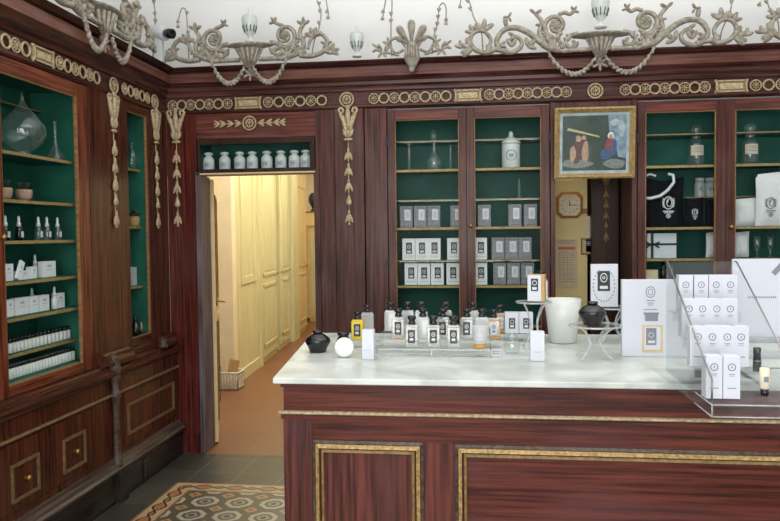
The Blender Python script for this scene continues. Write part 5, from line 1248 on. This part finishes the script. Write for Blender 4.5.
# white cartons with black labels at the back
def wl(x, y, lab):
    p = on(x, y); place('carton_counter', mkc, (p.x, p.y, ZT), lab, 'white cartons with black labels on the counter')
def mkc():
    r = thing('perfume_carton', '', 'carton'); w, d, h = .031, .025, .095
    G().box(-w, w, -d, d, 0, h).build('carton_body', 'white_card', r, bevel=.001)
    g = G().box(-.013, .015, -d-.001, -d, .022, .070); g.T = lambda p: (p[0]+.001, -d-.0018-p[2], p[1]); g.ring((0, .053, 0), .0075, .0015, 14, 4, 1, .3, .009); g.box(-.008, .008, .028, .038, -.0006, .0004, 1)
    g.build('carton_label', ['label_dark', 'label_grey'], r); return r
_, p = block(519, 342, .065, .08, .035, 'wide clear acrylic block under the two cartons left of the cake stand')
for i, dx in enumerate((-.031, .033)):
    loc = (p.x+dx, p.y+.04, ZT+.036)
    place('carton_counter', mkc, loc, ['left', 'right'][i]+' of two small white cartons with black labels beside the clear cake stand', 'white cartons with black labels on the counter')
# clear cake stands
def stand(cx, cy, zt, R, lab):
    r = thing('acrylic_stand', lab, 'display stand', (cx, cy, ZT), 'round clear acrylic display stands')
    G().lathe([(R, zt-.004), (R+.002, zt-.002), (R, zt), (0, zt)], (cx, cy, 0), 40).lathe([(R, zt-.004), (0, zt-.0041)], (cx, cy, 0), 40).build('plate', 'acrylic', r)
    G(lambda p: p).ring((cx, cy, zt-.002), R+.001, .004, 40, 6).build('plate_rim', 'acrylic_edge', r)
    for i in range(4):
        a = PI/4+i*PI/2
        pts = []
        for k in range(13):
            t = k/12; rad = R*.85*(1-1.1*math.sin(PI*t)*.62); pts.append((cx+rad*math.cos(a), cy+rad*math.sin(a), ZT+.004+(zt-.008-ZT)*t))
        G().tube(pts, .0038, 6, 0).build('leg', 'acrylic_edge', r)
p = on(534, 349); Ys1 = p.y+.0; zt1 = at(534, 301.5, Y=Ys1).z
stand(p.x, Ys1, zt1, .072, 'round clear acrylic stand holding the wood-sided carton')
# carton with wooden side on it
w1 = at(537, 301, Y=Ys1-.01); c = (w1.x, Ys1, zt1+.001); r = thing('perfume_carton', 'white-fronted carton with golden wooden sides on the clear stand', 'carton', c)
G().box(c[0]-.036, c[0]+.036, c[1]-.022, c[1]+.022, c[2], c[2]+.115, rz=-.25).build('carton_body', 'cardboard', r, bevel=.0015)
R_ = Matrix.Rotation(-.25, 3, 'Z'); Tq = lambda p: tuple(R_ @ Vector(p)+Vector(c))
G(Tq).box(-.034, .022, -.024, -.022, .003, .112).build('front_sheet', 'white_card', r)
g = G(Tq).box(-.020, .010, -.0252, -.024, .045, .098); g.T = lambda p: Tq((p[0]-.005, -.0256-p[2], p[1])); g.ring((0, .080, 0), .009, .0018, 14, 4, 1, .3); g.box(-.009, .009, .051, .062, 0, .0006, 1); g.build('carton_label', ['label_dark', 'label_grey'], r)
p = at(541.5, 300, Y=Ys1+.05); place('bottle_clear', bottle('clear'), (p.x, Ys1+.045, zt1+.001), 'perfume bottle standing behind the wood-sided carton on the clear stand', 'perfume bottles displayed on the counter')
# white planter
p = on(564, 344); s0 = sc_at(p)
r = thing('white_planter', 'tapered matt white planter between the two clear stands', 'planter', (p.x, p.y+.04, ZT))
hh = at(564, 299, Y=p.y+.04).z-ZT
G().lathe([(.054, 0), (.060, .004), (.073, hh*.6), (.083, hh), (.078, hh), (.068, hh*.6), (.050, .012), (0, .012)], (p.x, p.y+.05, ZT), 36).build('planter_body', 'white_gloss', r)
# second stand with black jar, third stand with the emblem card
p = on(594, 358); Ys2 = p.y-.02; zt2 = at(594, 325, Y=Ys2).z
stand(p.x, Ys2, zt2, .100, 'round clear acrylic stand holding the black jar')
black_jar(592.5, 321, zt2+.001, 'squat black jar raised on the clear stand beside the white planter', Y=Ys2)
p = on(612, 344); Ys3 = p.y+.04; zt3 = at(606, 307, Y=Ys3).z
stand(at(612, 307, Y=Ys3).x, Ys3, zt3, .088, 'round clear acrylic stand holding the emblem card, behind the big white card')
def card(name, x0, x1, y0, y1, Y, z0, d, lab, cat, rz=0):
    a, b_ = at(x0, y1, Y=Y), at(x1, y0, Y=Y); r = thing(name, lab, cat, ((a.x+b_.x)/2, Y, z0))
    return r, a.x, b_.x, (b_.z-z0)
r, xa, xb, hc = card('emblem_card', 591, 618, 264, 307, Ys3, zt3+.001, .01, 'white card with black square emblem inside a wreath, on the clear stand', 'card')
z0 = zt3+.001
G().box(xa, xb, Ys3, Ys3+.02, z0, z0+hc).build('card_body', 'white_card', r, bevel=.0008)
mx_ = (xa+xb)/2; Tc = lambda p: (mx_+p[0], Ys3-p[2], z0+p[1])
g = G(Tc).box(-.030, .024, hc*.37, hc*.84, 0, .001); g.ring((-.003, hc*.68, .0012), .014, .0025, 16, 4, 1, .3, .019); g.ring((-.003, hc*.68, .0012), .005, .002, 10, 4, 1, .3); g.box(-.020, .014, hc*.42, hc*.49, .001, .0016, 1)
g.build('emblem', ['label_dark', 'label_grey'], r)
g = G(Tc)
for i in range(26):
    t = 2*PI*i/26+.1
    if 1.1 < t < 1.9: continue
    g.ell((-.002+.046*math.cos(t), hc*.5+.072*math.sin(t), .001), (math.cos(t*2.3), math.sin(t*2.3), 0), .006, .0022, .0008, 5, 4)
g.build('wreath_print', 'ink_grey', r)
# big white card with bottle picture
p = on(655, 357); Yk = p.y
r, xa, xb, hc = card('display_card', 622, 690, 279.5, 357, Yk, ZT, .02, 'large white card printed with crest and perfume bottle, left of the carton rack', 'card')
G().box(xa, xb, Yk, Yk+.03, ZT, ZT+hc).build('card_body', 'white_card', r, bevel=.001)
def kx(x): return at(x, 300, Y=Yk).x
def kz(y): return at(650, y, Y=Yk).z
Tc = lambda p: (p[0], Yk-p[2], p[1])
g = G(Tc); ex_, ez_ = kx(650.5), kz(292)
for i in range(12):
    t = 2*PI*i/12; g.ell((ex_+.017*math.cos(t), ez_+.021*math.sin(t), .0006), (-math.sin(t), math.cos(t), 0), .006, .002, .0006, 5, 4)
g.ring((ex_, ez_, .0006), .009, .0012, 14, 4, 0, .3, .012)
g.build('wreath_print', 'ink_grey', r); g = G(Tc)
for zz, ww in ((300.5, .016), (303, .012), (305, .010), (309.5, .026)): g.box(ex_-ww, ex_+ww, kz(zz)-.0016, kz(zz)+.0014, 0, .0006)
g.build('crest_print', 'ink_grey', r)
g = G(Tc)
g.box(kx(645), kx(658), kz(321), kz(312.5), 0, .0008, 0); g.box(kx(643.5), kx(659), kz(314.5), kz(312.5), 0, .001, 0)
g.box(kx(642), kx(663), kz(352.5), kz(325), 0, .0006, 1); g.box(kx(644.5), kx(660.5), kz(349.5), kz(327), .0, .0009, 2)
g.box(kx(646), kx(656.5), kz(345), kz(328), 0, .0013, 0); g.ring(((kx(646)+kx(656.5))/2, kz(335), .0015), .009, .0014, 14, 4, 2, .3); g.box(kx(648), kx(655), kz(343), kz(340.5), 0, .0017, 2)
g.build('bottle_picture', ['ink_grey', 'paper_aged', 'white_card'], r)
# acrylic rack of white cartons, overhanging the front edge
X0, X1, YR0, YR1 = .604, .82, 2.005, 2.50
YT = 2.70
r = thing('acrylic_rack', 'clear stepped acrylic rack of white cartons overhanging the counter front', 'display rack', (X0, 2.45, ZT))
G().box(X0, X1+.08, YR0, YR1, ZT+.03, ZT+.034).box(X0, X1+.08, YR0, YT, ZT, ZT+.003).build('base_tray', 'acrylic', r)
G().tube([(X0, YR0, ZT+.002), (X1+.08, YR0, ZT+.002)], .0022, 5).tube([(X0, YR0, ZT+.034), (X1+.08, YR0, ZT+.034)], .0022, 5).tube([(X0, YR0, ZT+.002), (X0, YR0, ZT+.034)], .0022, 5).tube([(X0, YR0, ZT+.034), (X0, 2.16, ZT+.034)], .0022, 5).tube([(X0, YR0, ZT+.002), (X0, 2.16, ZT+.002)], .0022, 5).build('tray_edge', 'acrylic_edge', r)
ytop = 2.482; ztop = 1.445
for xx in (X0+.001, X1):
    s_ = G().add([(x, y, z) for x in (xx, xx+.003) for y, z in ((YR0+.01, ZT+.034), (YR1, ZT+.034), (YR1, ztop), (ytop, ztop), (YR0+.01, ZT+.10))], [(0, 1, 2, 3, 4), (5, 6, 7, 8, 9), (0, 1, 6, 5), (1, 2, 7, 6), (2, 3, 8, 7), (3, 4, 9, 8), (4, 0, 5, 9)]).build('side_panel', 'acrylic', r)
    G().tube([(xx+.0015, YR0+.01, ZT+.036), (xx+.0015, YR0+.01, ZT+.10), (xx+.0015, ytop, ztop)], .0028, 6).tube([(xx+.0015, ytop, ztop), (xx+.0015, YR1, ztop)], .0025, 6).build('panel_edge', 'metal_grey', s_)
G().box(X0+.004, X1, YR1, YR1+.004, ZT+.034, ztop).build('back_panel', 'acrylic', r)
def rackbox():
    r_ = thing('white_carton', '', 'carton'); w, d, h = .0220, .019, .118
    G().box(-w, w, -d, d, 0, h).build('carton_body', 'white_card', r_, bevel=.001)
    g = G(lambda p: (p[0], -d-.0006-p[2], p[1])); g.ring((0, h*.74, 0), .0095, .0012, 16, 4, 0, .3); g.ell((0, h*.74, 0), (0, 1, 0), .004, .0015, .0004, 5, 4); g.build('carton_print', 'ink_grey', r_); g = G(lambda p: (p[0], -d-.0006-p[2], p[1])); g.box(-.008, .008, h*.57, h*.585, 0, .0005); g.box(-.006, .006, h*.53, h*.54, 0, .0005); g.box(-.011, .011, h*.24, h*.26, 0, .0005)
    g.build('text_print', 'ink_grey', r_); return r_
rk = [('top', 2.46, [686, 701, 716, 730.5], 312), ('second', 2.34, [689, 702.5, 716.5, 730], 337.5), ('third', 2.215, [698, 712, 727.5, 741], 367), ('bottom', 2.09, [714, 732], 403)]
for nm, Yb, xs, yb in rk:
    zz = at(714, yb, Y=Yb-.019).z; zz = max(zz, ZT+.0355)
    if nm != 'bottom':
        st = G().box(X0+.005, X1-.001, Yb-.03, Yb+.03, zz-.004, zz-.0005).box(X0+.005, X1-.001, Yb-.032, Yb-.030, zz-.03, zz-.0005).build('step', 'acrylic', r)
    for i, x in enumerate(xs):
        q = at(x, yb-15, Y=Yb-.019)
        place('rackbox', rackbox, (q.x, Yb, zz+.0005), f'white crested carton, {ordn[i]} from the left in the {nm} row of the acrylic rack', 'white cartons in the acrylic rack', math.radians(random.uniform(-3, 3)))
# lipstick-like tester and cream tube
q = at(757, 371, Y=2.33); zz = q.z
G().box(q.x-.05, q.x+.05, 2.29, 2.37, zz-.004, zz-.0005).build('side_shelf', 'acrylic', r)
c = (q.x, 2.33, zz); rr_ = thing('lipstick_tester', 'black tube tester standing right of the white cartons in the rack', 'tester', c)
G().lathe([(.012, 0), (.012, .032), (.0105, .034), (0, .034)], c, 18).build('tube_base', 'black_gloss', rr_); G().lathe([(.011, .034), (.011, .070), (.009, .073), (0, .073)], c, 18).build('cap', 'black_gloss', rr_); G().lathe([(.0123, .030), (.0123, .034)], c, 18).build('band', 'metal_grey', rr_)
q = at(764.5, 402, Y=2.12); c = (q.x, 2.12, ZT+.036); rr_ = thing('cream_tube', 'cream cosmetic tube standing on its black cap in the rack tray', 'tube', c)
G().lathe([(.010, 0), (.011, .018), (0, .018)], c, 18).build('cap', 'black_gloss', rr_)
G().lathe([(.009, .018), (.0145, .022), (.0145, .05), (.013, .078), (0, .079)], c, 20, 0, True, None, (1, .75)).build('tube_body', 'cream_tube', rr_)
G().box(c[0]-.006, c[0]+.006, c[1]-.0125, c[1]-.0115, c[2]+.04, c[2]+.055).build('tube_print', 'ink_grey', rr_)
# big poster card at the right edge and the glossy trays before it
Yq = 2.95
r, xa, xb, hc = card('poster_card', 732, 812, 258.5, 372, Yq, ZT, .02, 'tall white poster card behind the acrylic rack at the right edge', 'card')
G().box(xa, xb, Yq, Yq+.012, ZT, ZT+hc).build('card_body', 'white_card', r)
Tc = lambda p: (p[0], Yq-p[2], p[1]); g = G(Tc)
def qx(x): return at(x, 300, Y=Yq).x
def qz(y): return at(765, y, Y=Yq).z
xx = 748.0
while xx < 777:
    w_ = random.uniform(.7, 1.5); g.box(qx(xx), qx(xx+w_), qz(298)-.001, qz(296.2), 0, .0005); xx += w_+.9
g.build('printed_line', 'ink_grey', r)
g = G(Tc); p0, p1 = (qx(773), qz(274)), (qx(790), qz(256)); dx, dz = p1[0]-p0[0], p1[1]-p0[1]; L = math.hypot(dx, dz); nx, nz = -dz/L*.010, dx/L*.010
g.poly([(p0[0]-nx, p0[1]-nz), (p1[0]-nx, p1[1]-nz), (p1[0]+nx, p1[1]+nz), (p0[0]+nx, p0[1]+nz)], .0, .0006); g.build('bottle_picture', 'ink_grey', r)
for i, (Yt, x0_, x1_, h_, tl) in enumerate(((2.86, 741, 800, .085, 'upper'), (2.74, 747, 810, .045, 'lower'))):
    a, b_ = at(x0_, 350, Y=Yt), at(x1_, 350, Y=Yt)
    rr_ = thing('white_tray', tl+' of two glossy white trays in front of the poster card', 'tray', (a.x, Yt, ZT), 'glossy white trays at the right end')
    G().box(a.x, b_.x, Yt, Yt+.08, ZT, ZT+h_-.012).build('tray_body', 'white_gloss', rr_, bevel=.004)
    G().box(a.x-.004, b_.x+.004, Yt-.006, Yt+.084, ZT+h_-.012, ZT+h_).build('tray_lip', 'acrylic_edge', rr_, bevel=.002)
# ------------------------------------------------------------------ light
def area(name, loc, rot, sx, sy, w, col):
    l = bpy.data.lights.new(name, 'AREA'); l.shape = 'RECTANGLE'; l.size = sx; l.size_y = sy; l.energy = w; l.color = col
    o = bpy.data.objects.new(name, l); o.location = loc; o.rotation_euler = rot; C.objects.link(o); return o
area('window_daylight', (-.1, -1.7, 1.75), (math.radians(90), 0, 0), 3.4, 2.7, 138, (1, .98, .96))
area('overhead_fill', (.3, 1.6, 3.6), (0, 0, 0), 2.6, 2.6, 36, (1, .98, .95))  # soft overhead light added on its own, no ceiling fitting
area('vault_fill', (.4, 3.2, 3.0), (math.radians(180), 0, 0), 4.4, 2.8, 70, (1, .985, .97))  # upward fill added to brighten the white vault, no cove fitting
area('corridor_far_fill', (-2.2, 12.4, 2.95), (0, 0, 0), 1.2, 1.2, 22, (1, .9, .72))  # added to brighten the far end wall, no known lamp there
area('corridor_lamp', (-1.9, 8.6, 2.95), (0, 0, 0), .9, 4.0, 78, (1, .9, .72))
area('corridor_entry_lamp', (-1.8, 6.2, 2.95), (0, 0, 0), .8, .8, 26, (1, .9, .74))
area('backroom_lamp', (.75, 5.46, 2.58), (math.radians(12), 0, 0), .5, .1, 4, (1, .86, .62))
wd = bpy.data.worlds.new('world'); S.world = wd; wd.use_nodes = True
wd.node_tree.nodes['Background'].inputs[0].default_value = (.9, .95, 1, 1); wd.node_tree.nodes['Background'].inputs[1].default_value = .8
S.view_settings.view_transform = 'Standard'; S.view_settings.look = 'None'; S.view_settings.gamma = 1; S.view_settings.exposure = 0.0
S.view_settings.use_curve_mapping = False
